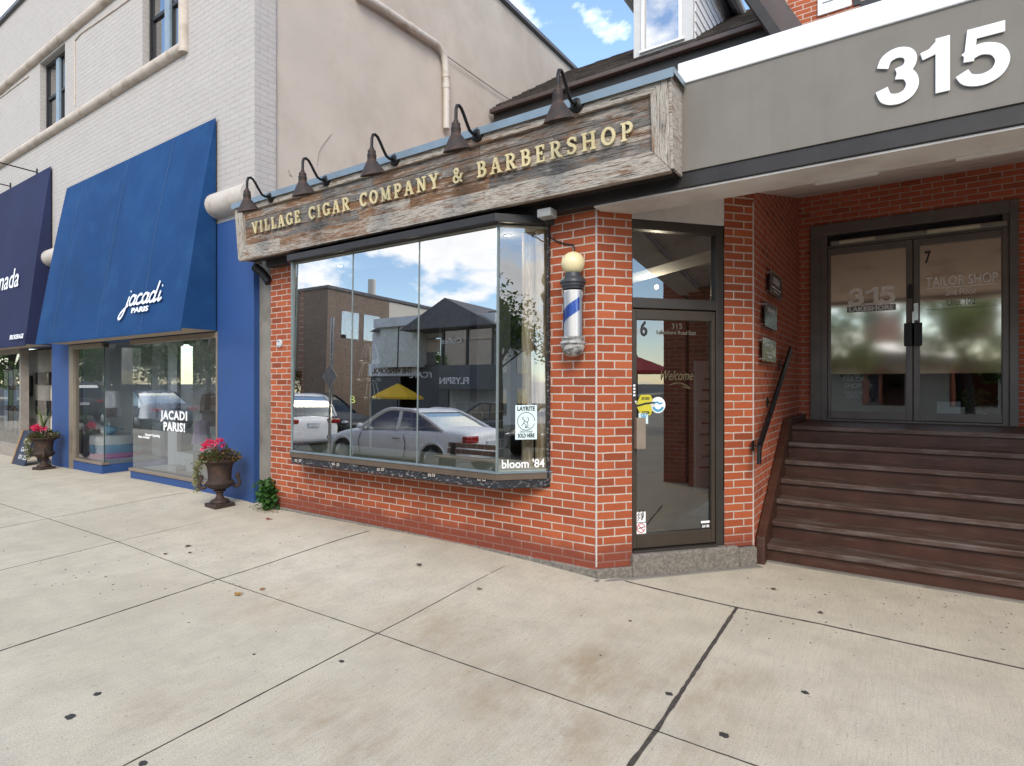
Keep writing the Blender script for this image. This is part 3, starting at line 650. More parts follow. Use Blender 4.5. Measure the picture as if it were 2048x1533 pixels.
b = MB(); b.box(dxa, wx0, YD, YD + .1, zd0 - .1, 9.3); b.box(wx1, dxb, YD, YD + .1, zd0 - .1, 9.3); b.box(wx0, wx1, YD, YD + .1, zd0 - .1, zw0 - .02); b.box(wx0, wx1, YD, YD + .1, 8.9, 9.3); DORM = b.build('dormer', TRIMD, SHOP, bevel=.006)
b = MB(); b.box(wx0 - .05, wx0, YD - .03, YD - .002, zw0 - .05, 8.95); b.box(wx1, wx1 + .05, YD - .03, YD - .002, zw0 - .05, 8.95); b.box(wx0 - .08, wx1 + .1, YD - .05, YD - .002, zw0 - .09, zw0 - .051); b.build('window_frame', WHITE, DORM, bevel=.004)
b = MB(); b.quad((wx0, YD + .03, zw0 - .02), (wx1, YD + .03, zw0 - .02), (wx1, YD + .03, 8.9), (wx0, YD + .03, 8.9)); b.build('pane', GLASSU, DORM)
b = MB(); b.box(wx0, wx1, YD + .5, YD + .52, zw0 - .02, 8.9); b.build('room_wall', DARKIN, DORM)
b = MB()
for i in range(14):
    z = zd0 - .1 + i * .17; b.hexa(((dxb - .004, YD + .1, z), (dxb + .018, YD + .1, z), (dxb + .018, YD + 3, z), (dxb - .004, YD + 3, z)), ((dxb - .004, YD + .1, z + .165), (dxb + .003, YD + .1, z + .165), (dxb + .003, YD + 3, z + .165), (dxb - .004, YD + 3, z + .165)))
b.build('siding', WHITE, DORM)
b = MB(); b.box(dxa, dxa + .02, YD + .1, YD + 3, zd0 - .1, 9.3); b.build('siding', WHITE, DORM)
dm = (dxa + dxb) / 2; e = .28; zt = 10.1
for sgn, nm in ((-1, 'roof_slope'), (1, 'roof_slope')):
    xe = dm + sgn * ((dxb - dxa) / 2 + e); ze = 8.78
    b = MB(); b.hexa(((dm, YD - .3, zt - .1), (xe, YD - .3, ze - .1), (xe, YD + 3.2, ze - .1), (dm, YD + 3.2, zt - .1)), ((dm, YD - .3, zt), (xe, YD - .3, ze), (xe, YD + 3.2, ze), (dm, YD + 3.2, zt))); b.build(nm, TRIMD, DORM)
    b = MB(); b.tube([(xe + sgn * .05, YD - .32, ze - .03), (xe + sgn * .05, YD + 3.2, ze - .03)], .06, 8); b.build('gutter', TRIMD, DORM, smooth=True)
b = MB(); b.extrude([(dxa - .1, YD - .05, 8.9), (dxb + .1, YD - .05, 8.9), (dm, YD - .05, zt - .15)], (0, .15, 0)); b.build('gable', TRIMD, DORM)
YU = 8.9
ux0, ux1 = -1.5, XatY(1636, YU); sx0, sx1 = XatY(1645, YU), XatY(1693, YU)
b = MB(); quadwall(b, ux0, 6, 4.2, 9.7, lambda u: (u, YU), [(sx1 + .03, sx1 + 1.3, 6.8, 8.8)], .2); b.quad((ux0, YU, 4.2), (ux0, 10.2, 4.2), (ux0, 10.2, 9.7), (ux0, YU, 9.7)); b.build('upper_wall', BRICK, SHOP)
b = MB(); b.box(ux1, sx0, YU - .03, YU - .002, 6.6, 9.2); b.box(sx1, sx1 + .06, YU - .03, YU - .002, 6.6, 9.2); b.box(sx0, sx1, YU - .03, YU - .002, 6.6, 6.7)
for i in range(40): b.hexa(((sx0, YU - .035, 6.7 + i * .06), (sx1, YU - .035, 6.7 + i * .06), (sx1, YU - .002, 6.7 + i * .06), (sx0, YU - .002, 6.7 + i * .06)), ((sx0, YU - .012, 6.755 + i * .06), (sx1, YU - .012, 6.755 + i * .06), (sx1, YU - .002, 6.755 + i * .06), (sx0, YU - .002, 6.755 + i * .06)))
b.build('shutter', WHITE, SHOP)
zwb = onY(1705, 14, YU).z
b = MB(); b.box(sx1 + .08, sx1 + .16, YU - .02, YU + .1, zwb, 8.8); b.box(sx1 + .16, sx1 + 1.3, YU - .02, YU + .1, zwb - .05, zwb + .03); UW = b.build('upper_window', BLACK, SHOP)
b = MB(); b.quad((sx1 + .16, YU + .06, zwb), (sx1 + 1.3, YU + .06, zwb), (sx1 + 1.3, YU + .06, 8.8), (sx1 + .16, YU + .06, 8.8)); b.build('pane', GLASSU, UW)
a = onY(1546, 62, YU - .15); c = onY(1493, -14, YU - .15); d = (c - a)
b = MB(); up = Vector((0, 0, 1)).cross(d).cross(d).normalized(); n_ = Vector((d.z, 0, -d.x)).normalized()
b.obox((a + c) / 2, d * .8, (0, .12, 0), n_ * .06); b.build('barge_board', DARKTRIM, SHOP)
b = MB(); a2 = a + Vector((.15, .14, .0)); b.obox((a + c) / 2 + n_ * .19 + Vector((0, .1, 0)), d * .8, (0, .02, 0), n_ * .13); b.build('eave_soffit', GUT, SHOP)

# ---- interior of the barbershop, seen through the glass
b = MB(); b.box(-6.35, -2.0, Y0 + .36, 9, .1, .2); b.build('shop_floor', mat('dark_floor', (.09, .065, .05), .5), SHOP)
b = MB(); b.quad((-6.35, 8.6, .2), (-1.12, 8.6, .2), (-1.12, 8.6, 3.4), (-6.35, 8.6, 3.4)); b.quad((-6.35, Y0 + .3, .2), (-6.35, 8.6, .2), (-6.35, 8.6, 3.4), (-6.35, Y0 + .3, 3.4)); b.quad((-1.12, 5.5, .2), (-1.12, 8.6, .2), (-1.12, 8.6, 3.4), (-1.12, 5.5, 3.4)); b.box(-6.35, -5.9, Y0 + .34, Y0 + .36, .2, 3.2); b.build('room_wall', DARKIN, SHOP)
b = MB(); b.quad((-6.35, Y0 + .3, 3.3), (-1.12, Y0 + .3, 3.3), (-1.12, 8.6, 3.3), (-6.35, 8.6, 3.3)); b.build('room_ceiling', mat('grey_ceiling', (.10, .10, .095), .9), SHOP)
b = MB(); a_ = Vector((-3.3, 6.0, 3.0)); b.obox((-2.6, 6.3, 3.0), (1.4, -.9, 0), (.1, .15, 0), (0, 0, .22)); b.build('ceiling_beam', mat('pale_beam', (.22, .21, .19), .8), SHOP)
b = MB()
for x in (-5.6, -4.9): b.quad((x, 6.4, .2), (x + .5, 6.5, .2), (x + .5, 6.5, 3.0), (x, 6.4, 3.0))
b.build('mirror', mat('grey_panel', (.16, .16, .15), .4), SHOP)
# entrance lobby behind the double doors
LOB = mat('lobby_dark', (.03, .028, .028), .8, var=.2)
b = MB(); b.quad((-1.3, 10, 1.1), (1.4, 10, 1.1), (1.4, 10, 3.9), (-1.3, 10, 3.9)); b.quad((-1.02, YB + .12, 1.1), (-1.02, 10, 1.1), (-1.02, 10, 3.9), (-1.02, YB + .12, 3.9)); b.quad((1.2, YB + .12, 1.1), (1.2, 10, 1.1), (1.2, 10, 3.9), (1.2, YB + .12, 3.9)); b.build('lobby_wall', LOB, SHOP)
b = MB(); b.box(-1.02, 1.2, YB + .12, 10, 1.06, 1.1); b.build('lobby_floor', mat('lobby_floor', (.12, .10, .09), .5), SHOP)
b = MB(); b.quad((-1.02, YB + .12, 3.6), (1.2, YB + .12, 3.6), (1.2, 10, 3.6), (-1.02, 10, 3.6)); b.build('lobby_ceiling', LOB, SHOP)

# ================================================================== STAIRS + HANDRAIL
ST = thing('wooden_stairs', 'wide brown painted wooden stairs with worn treads climbing to the double doors', 'stairs', (0, 5.6, 0))
RISE, RUN, YS0 = ZL / 7, .235, 5.50
for i in range(7):
    y = YS0 + i * RUN; yb = y + RUN + .02 if i < 6 else YB - .02
    b = MB(); b.box(-.975, 2.40, y + .004, y + .022, i * RISE - (.0 if i else .1), (i + 1) * RISE - .046); b.build('riser', STAIR, ST)
    b = MB(); b.box(-.975, 2.40, y - .03, yb, (i + 1) * RISE - .045, (i + 1) * RISE); b.build('tread', TREAD, ST, bevel=.007)
b = MB(); yl = YS0 + 6 * RUN
b.extrude([(-1.052, 5.37, -.05), (-1.052, 5.40, .23), (-1.052, yl - .06, ZL + .075), (-1.052, YB - .05, ZL + .075), (-1.052, YB - .05, ZL - .3), (-1.052, 5.62, -.05)], (.076, 0, 0)); b.build('stringer', STAIR, ST, bevel=.012); b = MB(); b.extrude([(2.402, 5.37, -.05), (2.402, 5.40, .23), (2.402, yl - .06, ZL + .075), (2.402, YB - .05, ZL + .075), (2.402, YB - .05, -.05), (2.402, 5.62, -.05)], (.08, 0, 0)); b.build('stringer', STAIR, ST, bevel=.012)
b = MB(); b.box(-1.0, 2.4, YS0 - .035, YS0 + .02, -.05, .012); b.build('base_strip', GREYC, ST)
HR = thing('handrail', 'black iron handrail fixed to the brick side wall beside the brown stairs', 'handrail', (-1, 6, 1.3))
XH = XS + .075
a, c = onX(1581, 700, XH), onX(1519, 893, XH)
b = MB(); d = (c - a); n_ = Vector((0, d.z, -d.y)).normalized(); b.obox((a + c) / 2, d / 2, Vector((.012, 0, 0)), n_ * .042)
e2 = onX(1518, 921, XH); b.obox((c + e2) / 2 + Vector((0, 0, -.01)), (e2 - c) / 2 + Vector((0, 0, -.02)), Vector((.014, 0, 0)), Vector((0, .03, 0))); b.build('rail', IRON, HR, bevel=.005)
for f in (.14, .55, .95):
    p = a.lerp(c, f); b = MB(); b.tube([p, p + Vector((-.035, 0, -.05)), Vector((XS, p.y, p.z - .05))], .008, 8); b.obox((XS + .006, p.y, p.z - .05), (.005, 0, 0), (0, .03, 0), (0, 0, .045)); b.build('bracket', IRON, HR)

# ================================================================== PAINTED BRICK BUILDING (left)
LB = thing('painted_brick_building', 'tall cream painted brick building with stucco flank and blue shopfront at street level', 'building', (-12, 6, 0))
XW = -6.76
wins = [(XatY(285, Y0), XatY(362, Y0), 6.45, 8.0), (XatY(80, Y0), XatY(130, Y0), 6.45, 7.86)]
wins += [(-19.0, -17.7, 6.45, 7.86), (-24.2, -22.9, 6.45, 7.86)]
b = MB(); quadwall(b, -34, XW, 3.72, 9.42, lambda u: (u, Y0), wins, .16); b.build('front_wall', PAINTED, LB)
ypl = onX(552, 300, XW).y
b = MB(); quadwall(b, Y0, ypl, 3.72, 9.42, lambda u: (XW, u), (), .1, (-1, 0, 0)); b.build('front_wall', PAINTED, LB)
b = MB(); quadwall(b, Y0 + .2, ypl, .0, 3.72, lambda u: (XW, u)); b.build('flank_wall', GREYC, LB)
b = MB(); quadwall(b, ypl, 20, .0, 9.40, lambda u: (XW - .03, u)); b.build('flank_wall', STUCCO, LB)
COPING = mat('dark_coping', (.10, .10, .11), .5)
b = MB(); b.box(XW - .35, XW + .05, Y0 - .06, 20, 9.42, 9.50); b.box(-34, XW - .35, Y0 - .06, Y0 + .35, 9.42, 9.50); b.build('parapet_coping', COPING, LB)
b = MB(); b.box(-34, XW - .1, Y0 + .3, 19.9, 9.0, 9.1); b.quad((-34, 20, 0), (XW, 20, 0), (XW, 20, 9.4), (-34, 20, 9.4)); b.build('flat_roof', GREYC, LB)
for i, (x0, x1, z0, z1) in enumerate(wins):
    xm_ = (x0 + x1) / 2; fr = .05
    b = MB(); b.box(x0, x0 + fr, Y0 + .10, Y0 + .16, z0, z1); b.box(x1 - fr, x1, Y0 + .10, Y0 + .16, z0, z1); b.box(x0 + fr, x1 - fr, Y0 + .10, Y0 + .16, z0, z0 + fr); b.box(x0 + fr, x1 - fr, Y0 + .10, Y0 + .16, z1 - fr, z1)
    wd = b.build('window', BLACK, LB)
    b = MB(); b.box(xm_ - .075, xm_ + .075, Y0 + .085, Y0 + .15, z0 + fr, z1 - fr); b.build('mullion', mat('blue_grey_mullion', (.22, .28, .34), .5), wd)
    for xa, xb in ((x0 + fr, xm_ - .075), (xm_ + .075, x1 - fr)):
        zm = z0 + (z1 - z0) * .52
        b = MB(); b.box(xa, xa + .035, Y0 + .12, Y0 + .15, z0 + fr, z1 - fr); b.box(xb - .035, xb, Y0 + .12, Y0 + .15, z0 + fr, z1 - fr); b.box(xa + .035, xb - .035, Y0 + .11, Y0 + .15, zm - .025, zm + .025); b.build('sash', BLACK, wd)
        b = MB(); b.quad((xa + .035, Y0 + .14, z0 + fr), (xb - .035, Y0 + .14, z0 + fr), (xb - .035, Y0 + .14, zm - .025), (xa + .035, Y0 + .14, zm - .025)); b.quad((xa + .035, Y0 + .13, zm + .025), (xb - .035, Y0 + .13, zm + .025), (xb - .035, Y0 + .13, z1 - fr), (xa + .035, Y0 + .13, z1 - fr)); b.build('pane', GLASSU, wd)
    b = MB(); b.box(x0 - .1, x1 + .1, Y0 + .6, Y0 + .62, z0 - .1, z1 + .1); b.build('room_wall', DARKIN, wd)
ROLL = mat('painted_roll_moulding', (.50, .425, .36), .7, var=.1, vs=3, bmp=.2, bs=50, dirt=(.36, .29, .23), ds=4)
xr = XatY(371, Y0)
b = MB(); b.tube([(-34, Y0 - .01, 6.36), (xr, Y0 - .01, 6.36)], .085, 14); b.tube([(xr, Y0 - .0105, 6.36 - .08), (xr, Y0 - .0105, 8.05)], .08, 14); b.tube([(-34, Y0 - .01, 7.98), (xr, Y0 - .01, 7.98)], .085, 14)
for x in [-8.45 - 1.15 * i for i in range(1, 20)]:
    b.tube([(x, Y0 - .01, 6.36), (x + .02, Y0 - .01, 6.36)], .089, 14); b.tube([(x + .3, Y0 - .01, 7.98), (x + .32, Y0 - .01, 7.98)], .089, 14)
b.build('roll_moulding', ROLL, LB, smooth=True)
b = MB(); p = [onY(q[0], q[1], Y0 - .006) for q in ((150, 212), (150, 82), (163, 66), (232, 18), (262, -4))]; b.tube(p, .014, 8); p = [onY(q[0], q[1], Y0 - .006) for q in ((0, 196), (58, 152))]; b.tube(p, .014, 8); b.build('panel_bead', ROLL, LB)
b = MB(); b.tube([(-34, Y0 - .02, 3.945), (XW - .01, Y0 - .02, 3.945)], .165, 20); b.build('cornice_roll', CREAM, LB, smooth=True)
# shopfront
XR_, XA = XatY(437, Y0), XatY(262, Y0)
x205, x148, x138, x105 = XatY(205, Y0), XatY(148, Y0), XatY(140, Y0), XatY(105, Y0)
b = MB(); b.box(XR_, XW - .004, Y0 - .012, Y0 + .2, -.05, 3.72); b.box(x105, x138, Y0 - .012, Y0 + .2, -.05, 3.72); b.box(x138, XR_, Y0 - .006, Y0 + .2, 2.27, 3.72); b.box(-34, x105, Y0 - .006, Y0 + .2, 2.3, 3.72)
b.build('shopfront_panel', BLUEPAINT, LB, bevel=.006)
b = MB(); b.box(XA, XR_, Y0 - .01, Y0 + .1, -.05, .19); b.box(x148, x205, Y0 - .01, Y0 + .1, -.05, .19); b.box(x205 - .1, x205 + .003, Y0 + .1, Y0 + 1.6, -.05, .19); b.box(XA - .003, XA + .1, Y0 + .1, Y0 + 1.6, -.05, .19); b.build('stall_riser', BLUEPAINT, LB, bevel=.005)
b = MB(); b.box(XA - .02, XR_, Y0 - .03, Y0 + .1, .192, .235); b.box(x148, x205 + .02, Y0 - .03, Y0 + .1, .192, .235); b.box(x138, x148, Y0 - .02, Y0 + .12, -.03, 2.27); b.box(XR_ - .035, XR_ - .002, Y0 - .02, Y0 + .1, .235, 2.27); b.box(x148, x205, Y0 - .02, Y0 + .1, 2.19, 2.265); b.box(XA, XR_ - .035, Y0 - .02, Y0 + .1, 2.19, 2.265)
SF_ = b.build('shopfront_frame', TANFRAME, LB, bevel=.004)
b = MB(); b.quad((x148, Y0 + .03, .235), (x205, Y0 + .03, .235), (x205, Y0 + .03, 2.19), (x148, Y0 + .03, 2.19)); b.build('shop_window', GLASSC, LB)
xg = XatY(366, Y0 + .03)
for xa, xb in ((XA, xg - .004), (xg + .004, XR_ - .035)):
    b = MB(); b.quad((xa, Y0 + .03, .235), (xb, Y0 + .03, .235), (xb, Y0 + .03, 2.19), (xa, Y0 + .03, 2.19)); b.build('shop_window', GLASSC, LB)
b = MB(); b.quad((x205, Y0 + .03, .19), (x205, Y0 + 1.5, .19), (x205, Y0 + 1.5, 2.25), (x205, Y0 + .03, 2.25)); b.build('shop_window', GLASSC, LB)
b = MB(); b.quad((XA, Y0 + .03, .19), (XA, Y0 + 1.5, .19), (XA, Y0 + 1.5, 2.25), (XA, Y0 + .03, 2.25)); b.build('shop_window', GLASSC, LB)
b = MB(); b.box(x205 - .006, x205 + .006, Y0 + .02, Y0 + .035, .19, 2.25); b.build('glass_edge', mat('green_glass_edge', (.04, .07, .06), .2), LB)
b = MB(); b.box(-12.75, x205 - .02, Y0 + .1, Y0 + 1.5, .1, .22); b.box(XA + .02, XR_, Y0 + .1, Y0 + 1.6, .1, .22); b.build('display_floor', WHITEIN, LB)
WALLIN = mat('grey_white_wall', (.68, .69, .70), .8, var=.04)
b = MB(); b.box(-12.75, x205 - .02, Y0 + 1.1, Y0 + 1.14, .22, 2.6); b.box(-12.79, -12.751, Y0 + .15, Y0 + 1.1, .22, 2.6); b.box(x205, XA, Y0 + 1.5, Y0 + 1.54, .0, 2.6); b.box(x205 + .5, XR_ + .6, Y0 + 3.2, Y0 + 3.25, .0, 2.6); b.box(XA + .12, XA + .42, Y0 + .5, Y0 + .56, .22, 2.3); b.build('display_wall', WALLIN, LB)
b = MB(); b.box(x148 - .5, XR_ + .5, Y0 + .2, Y0 + 3.2, 2.42, 2.46); b.build('display_ceiling', mat('dim_ceiling', (.6, .6, .6), .8), LB)
b = MB(); b.box(x205 + .6, XR_ + .6, Y0 + 1.6, Y0 + 3.2, .05, .1); b.quad((XR_ + .1, Y0 + .2, .1), (XR_ + .1, Y0 + 3.2, .1), (XR_ + .1, Y0 + 3.2, 2.5), (XR_ + .1, Y0 + .2, 2.5)); b.build('shop_floor', mat('brown_floor', (.10, .08, .065), .6), LB)
# neighbouring shop at the far left
XG = XatY(40, Y0)
b = MB(); b.quad((-34, Y0 + .05, .3), (XG, Y0 + .05, .3), (XG, Y0 + .05, 2.2), (-34, Y0 + .05, 2.2)); b.build('shop_window', GLASSC, LB)
b = MB(); b.box(-34, XG, Y0 + .0, Y0 + .14, -.03, .3); b.box(XG - .03, XG + .03, Y0, Y0 + .14, .3, 2.3); b.box(-34, XG, Y0, Y0 + .14, 2.2, 2.3); b.build('stall_riser', mat('grey_riser', (.28, .25, .22), .6), LB)
b = MB(); b.quad((XG, Y0 + .14, .2), (XG, Y0 + .5, .2), (XG, Y0 + .5, 2.3), (XG, Y0 + .14, 2.3)); b.build('shop_window', GLASSC, LB)
b = MB(); b.box(-16.6, -14.4, Y0 + .52, Y0 + .56, -.05, 2.3); b.build('display_wall', mat('cream_wall', (.62, .54, .45), .8), LB)
b = MB(); b.box(-34, XG - .2, Y0 + 2.2, Y0 + 2.25, 0, 2.6); b.box(x105 - .02, x105, Y0 + .2, Y0 + 1.75, 0, 2.6); b.build('room_wall', DARKIN, LB)
b = MB(); b.box(XG - .3, x105, Y0 + .0, Y0 + 1.8, 2.31, 2.36); b.build('display_ceiling', BLACK, LB)
# concrete gap between the buildings
b = MB(); b.box(XW - .02, BX0 + .02, Y0 + .07, Y0 + .4, -.05, 3.75); tag(b.build('concrete_pier', GREYC), 'narrow grey concrete strip between the blue shopfront and the red brick wall', 'wall')
# ================================================================== SHOP SIGN
SX0, SX1, SZ0, SZ1, YS = -6.56, -1.312, 3.055, 3.70, 3.90
SG = thing('shop_sign', 'long weathered barn board sign with gold slab letters above the bay window', 'sign', ((SX0 + SX1) / 2, YS, 3.1))
wr = random.Random(21); LEAN = .05
def sy(z): return YS + .03 - LEAN * (z - SZ0) / (SZ1 - SZ0)
def plank(mb, x0, x1, z0, z1, pr, tint, vert=False, mit=None, dep=.03):
    mb.uo = (wr.uniform(0, 40), wr.uniform(0, 40)); mb.sw = vert; mb.t = tint
    pts = mit or [(x0, z0), (x1, z0), (x1, z1), (x0, z1)]
    mb.extrude([(x, sy(z) - pr, z) for x, z in pts], (0, dep, 0))
FW = .128
ix0, ix1, iz0, iz1 = SX0 + FW, SX1 - FW, 3.20, 3.59
b = MB(); z = iz0; rows = [(.105, [.5, .05, .6, .45, .0, .5]), (.09, [.55, .12, .5, .3, .62, .48]), (.105, [.0, .08, .02, .12, .03, .1]), (.09, [.5, .02, .15, .1, .05, .12])]
for hgt, tints in rows:
    x = ix0
    k = 0
    while x < ix1 - .01:
        ln = wr.uniform(.35, 1.5) if k == 0 else wr.uniform(.7, 1.6)
        x1 = min(ix1, x + ln)
        if ix1 - x1 < .25: x1 = ix1
        plank(b, x + .001, x1 - .001, z + .0015, z + hgt - .0015, wr.uniform(-.003, .002), tints[k % len(tints)] + wr.uniform(-.05, .05)); x = x1; k += 1
    z += hgt
b.build('planks', WOOD, SG, bevel=.002, seg=1)
b = MB()
xa = [SX0, -5.75, -4.35, -2.9, SX1]
for i in range(4):
    l, r_ = xa[i], xa[i + 1]
    plank(b, 0, 0, 0, 0, .03, [.85, .55, .8, .9][i], False, [(l + .001, SZ0), (r_ - .001, SZ0), (r_ - .001 - (FW if i == 3 else 0), iz0), (l + .001 + (FW if i == 0 else 0), iz0)], .05)
xa = [SX0, -4.0, -2.0, SX1]
for i in range(3):
    l, r_ = xa[i], xa[i + 1]
    plank(b, 0, 0, 0, 0, .03, [.9, .6, .7][i], False, [(l + .001 + (FW if i == 0 else 0), iz1), (r_ - .001 - (FW if i == 2 else 0), iz1), (r_ - .001, SZ1), (l + .001, SZ1)], .05)
plank(b, 0, 0, 0, 0, .031, .95, True, [(SX0, SZ0), (SX0 + FW, iz0), (SX0 + FW, iz1), (SX0, SZ1)], .05)
plank(b, 0, 0, 0, 0, .031, 1.0, True, [(SX1 - FW, iz0), (SX1, SZ0), (SX1, SZ1), (SX1 - FW, iz1)], .05)
b.build('frame_boards', WOOD, SG, bevel=.003, seg=1)
b = MB()
for x0, x1 in ((SX0 - .022, SX0 - .001), (SX1 + .001, SX1 + .022)):
    b.uo = (wr.uniform(0, 9), 3); b.sw = False; b.t = .75
    b.hexa([(x0, sy(SZ0) - .03, SZ0), (x1, sy(SZ0) - .03, SZ0), (x1, 4.2 if x0 < -3 else 4.096, SZ0), (x0, 4.2 if x0 < -3 else 4.096, SZ0)], [(x0, sy(SZ1) - .03, SZ1), (x1, sy(SZ1) - .03, SZ1), (x1, 4.2 if x0 < -3 else 4.096, SZ1), (x0, 4.2 if x0 < -3 else 4.096, SZ1)])
b.t = .68; b.uo = (3, 8); b.box(SX0, SX1, sy(SZ0) - .035, sy(SZ0) + .02, SZ0 - .018, SZ0 - .001)
b.build('side_boards', WOOD, SG, bevel=.003, seg=1)
b = MB(); b.box(SX0 + .01, SX1 - .01, sy(SZ0) + .021, 4.098, SZ0 + .002, SZ0 + .02); b.build('underside', DARKTRIM, SG)
b = MB(); yt = sy(SZ1) - .045
b.box(SX0 - .05, SX1 + .045, yt, 4.2, SZ1 + .004, SZ1 + .012); b.box(SX0 - .05, SX1 + .045, yt - .006, yt - .0005, SZ1 - .052, SZ1 + .012); b.box(SX1 + .0455, SX1 + .05, yt, 4.08, SZ1 - .03, SZ1 + .012); b.build('flashing', FLASH, SG)
NAILM = mat('nail_head', (.03, .028, .026), .7)
msg = 'VILLAGE CIGAR COMPANY & BARBERSHOP'
hL = .130; zb = 3.318
lx0, lx1 = XatY(504, YS - .02), XatY(1266, YS - .02)
adv = [(GL[c][0] if c != ' ' else .62) for c in msg]
gap = ((lx1 - lx0) / hL - sum(adv)) / (len(msg) - 1)
x = lx0; upv = Vector((0, -LEAN, SZ1 - SZ0)).normalized()
for c, a_ in zip(msg, adv):
    if c != ' ':
        b = MB(); slab(b, c, hL, (x, sy(zb) - .001, zb), (1, 0, 0), upv, .014, .012)
        b.obox((x + a_ * hL / 2, sy(zb) + .002, zb + hL * .3), (.004, 0, 0), (0, .016, 0), (0, 0, .004))
        b.build('letter', GOLD, SG)
    x += (a_ + gap) * hL

# ================================================================== GOOSENECK LAMPS
def lamp_at(p, label):
    t = thing('gooseneck_lamp', label, 'lamp', p, 'gooseneck lamps along the top of the shop sign'); p = Vector(p)
    b = MB(); b.loft([[p + Vector((r * math.cos(a), -y, r * math.sin(a))) for a in [i / 20 * 6.283 for i in range(20)]] for r, y in ((.058, -.012), (.06, .012), (.05, .02), (.022, .03), (.02, .045))]); b.build('wall_plate', IRON, t, smooth=True)
    D, Hh = .285, .10
    prof = [(-.03, .0), (-.075, -.012), (-.11, .0), (-.15, .05), (-.185, .10), (-.215, .135), (-.245, .148), (-.272, .135), (-.284, .10), (-.285, .04), (-.285, .0)]
    b = MB(); b.tube([p + Vector((0, y, z)) for y, z in prof], .0135, 10); b.build('arm', IRON, t, smooth=True)
    q = p + Vector((0, -.285, 0))
    b = MB(); b.lathe([(.012, .02), (.02, .015), (.020, -.005), (.034, -.01), (.036, -.02), (.036, -.045), (.040, -.048), (.042, -.056), (.040, -.062), (.039, -.10), (.03, -.10)], q, 20); b.build('collar', RUST, t, smooth=True)
    b = MB(); rings = []
    N_ = 28
    for f in (0, .15, .35, .6, .85, 1., 1.0, .8, .3, .02):
        inner = len(rings) > 5
        r = .038 + (.112 - .038) * (f ** .95) - (.004 if inner else 0)
        zc, yc = -.095 - .125 * f, .012 * f
        rings.append([q + Vector((r * math.cos(a), yc + r * math.sin(a), zc + f * .036 * math.sin(a) * 1.1 + (.002 if inner else 0))) for a in [i / N_ * 6.283 for i in range(N_)]])
    b.loft(rings, False); b.build('shade', RUST, t, smooth=True)
    return t
lp = []
for px, py in ((545, 396), (656, 362), (793, 320), (958, 271), (1156, 212)):
    c = onY(px, py, YS - .03); lp.append(c)
zL = sum(c.z for c in lp) / 5
lab = ['gooseneck lamp over the word VILLAGE, leftmost of five rusty lamps on the sign', 'gooseneck lamp over the word CIGAR, second from the left on the sign',
       'gooseneck lamp over the word COMPANY, middle of the five on the sign', 'gooseneck lamp just left of the drainpipe foot, over the ampersand, fourth on the sign', 'gooseneck lamp over the word BARBERSHOP, rightmost and largest of five on the sign']
base = Vector((lp[0].x, sy(zL) - .032, zL)); L0 = lamp_at(base, lab[0])
for c, l in zip(lp[1:], lab[1:]): dup(L0, (c.x - base.x, 0, 0), l)

# ================================================================== 315 NUMERALS
AN = thing('address_number', 'large white numerals 315 on the grey canopy fascia', 'sign', (-.2, 4.09, 3.2))
pz0 = onY(1790, 205, 4.09); 
dig = {'3': [([(.03, .70), (.10, .86), (.27, .93), (.44, .88), (.505, .745), (.44, .60), (.27, .545)], .19), ([(.27, .535), (.46, .47), (.53, .29), (.45, .12), (.27, .06), (.09, .12), (.015, .30)], .20)],
       '1': [([(.30, 0), (.30, 1.0)], .21), ([(.03, .735), (.16, .775), (.28, .93)], .14)],
       '5': [([(.55, .905), (.11, .905)], .19), ([(.155, .995), (.105, .43)], .15), ([(.07, .50), (.16, .57), (.29, .60), (.45, .52), (.52, .33), (.45, .14), (.28, .06), (.10, .11), (.02, .25)], .20)]}
def digfit(ch, W):
    k = {'3': (W - .2) / .515, '1': (W - .105) / .27, '5': (W - .1) / .52}[ch]
    return k, {'3': .1 - .015 * k, '1': -.03 * k, '5': -.02 * k}[ch]
def smooth_path(P, n=5):
    if len(P) < 3: return P
    o = []
    for i in range(len(P) - 1):
        p0, p1, p2, p3 = P[max(i - 1, 0)], P[i], P[i + 1], P[min(i + 2, len(P) - 1)]
        for k in range(n):
            t = k / n
            o.append(tuple(.5 * ((2 * p1[a]) + (-p0[a] + p2[a]) * t + (2 * p0[a] - 5 * p1[a] + 4 * p2[a] - p3[a]) * t * t + (-p0[a] + 3 * p1[a] - 3 * p2[a] + p3[a]) * t ** 3) for a in (0, 1)))
    return o + [P[-1]]
zt_, zb_ = onY(1985, 46, 4.08).z, onY(1985, 160, 4.08).z
hD = zt_ - zb_
for ch, pxl, pxr in (('3', 1751, 1838), ('1', 1843, 1900), ('5', 1924, 2024)):
    xl, xr2 = XatY(pxl, 4.08), XatY(pxr, 4.08); b = MB()
    kx, off = digfit(ch, (xr2 - xl) / hD)
    for i, (P, wd) in enumerate(dig[ch]):
        P = [(x * kx, y) for x, y in P]
        P = smooth_path(P, 6) if ch != '1' and len(P) > 2 else P
        ribbon(b, P, wd, (xl + off * hD, 4.096, zb_), (1, 0, 0), (0, 0, 1), .010 + i * .0006, .002, False, hD)
    b.build('numeral', LETTERW, AN)

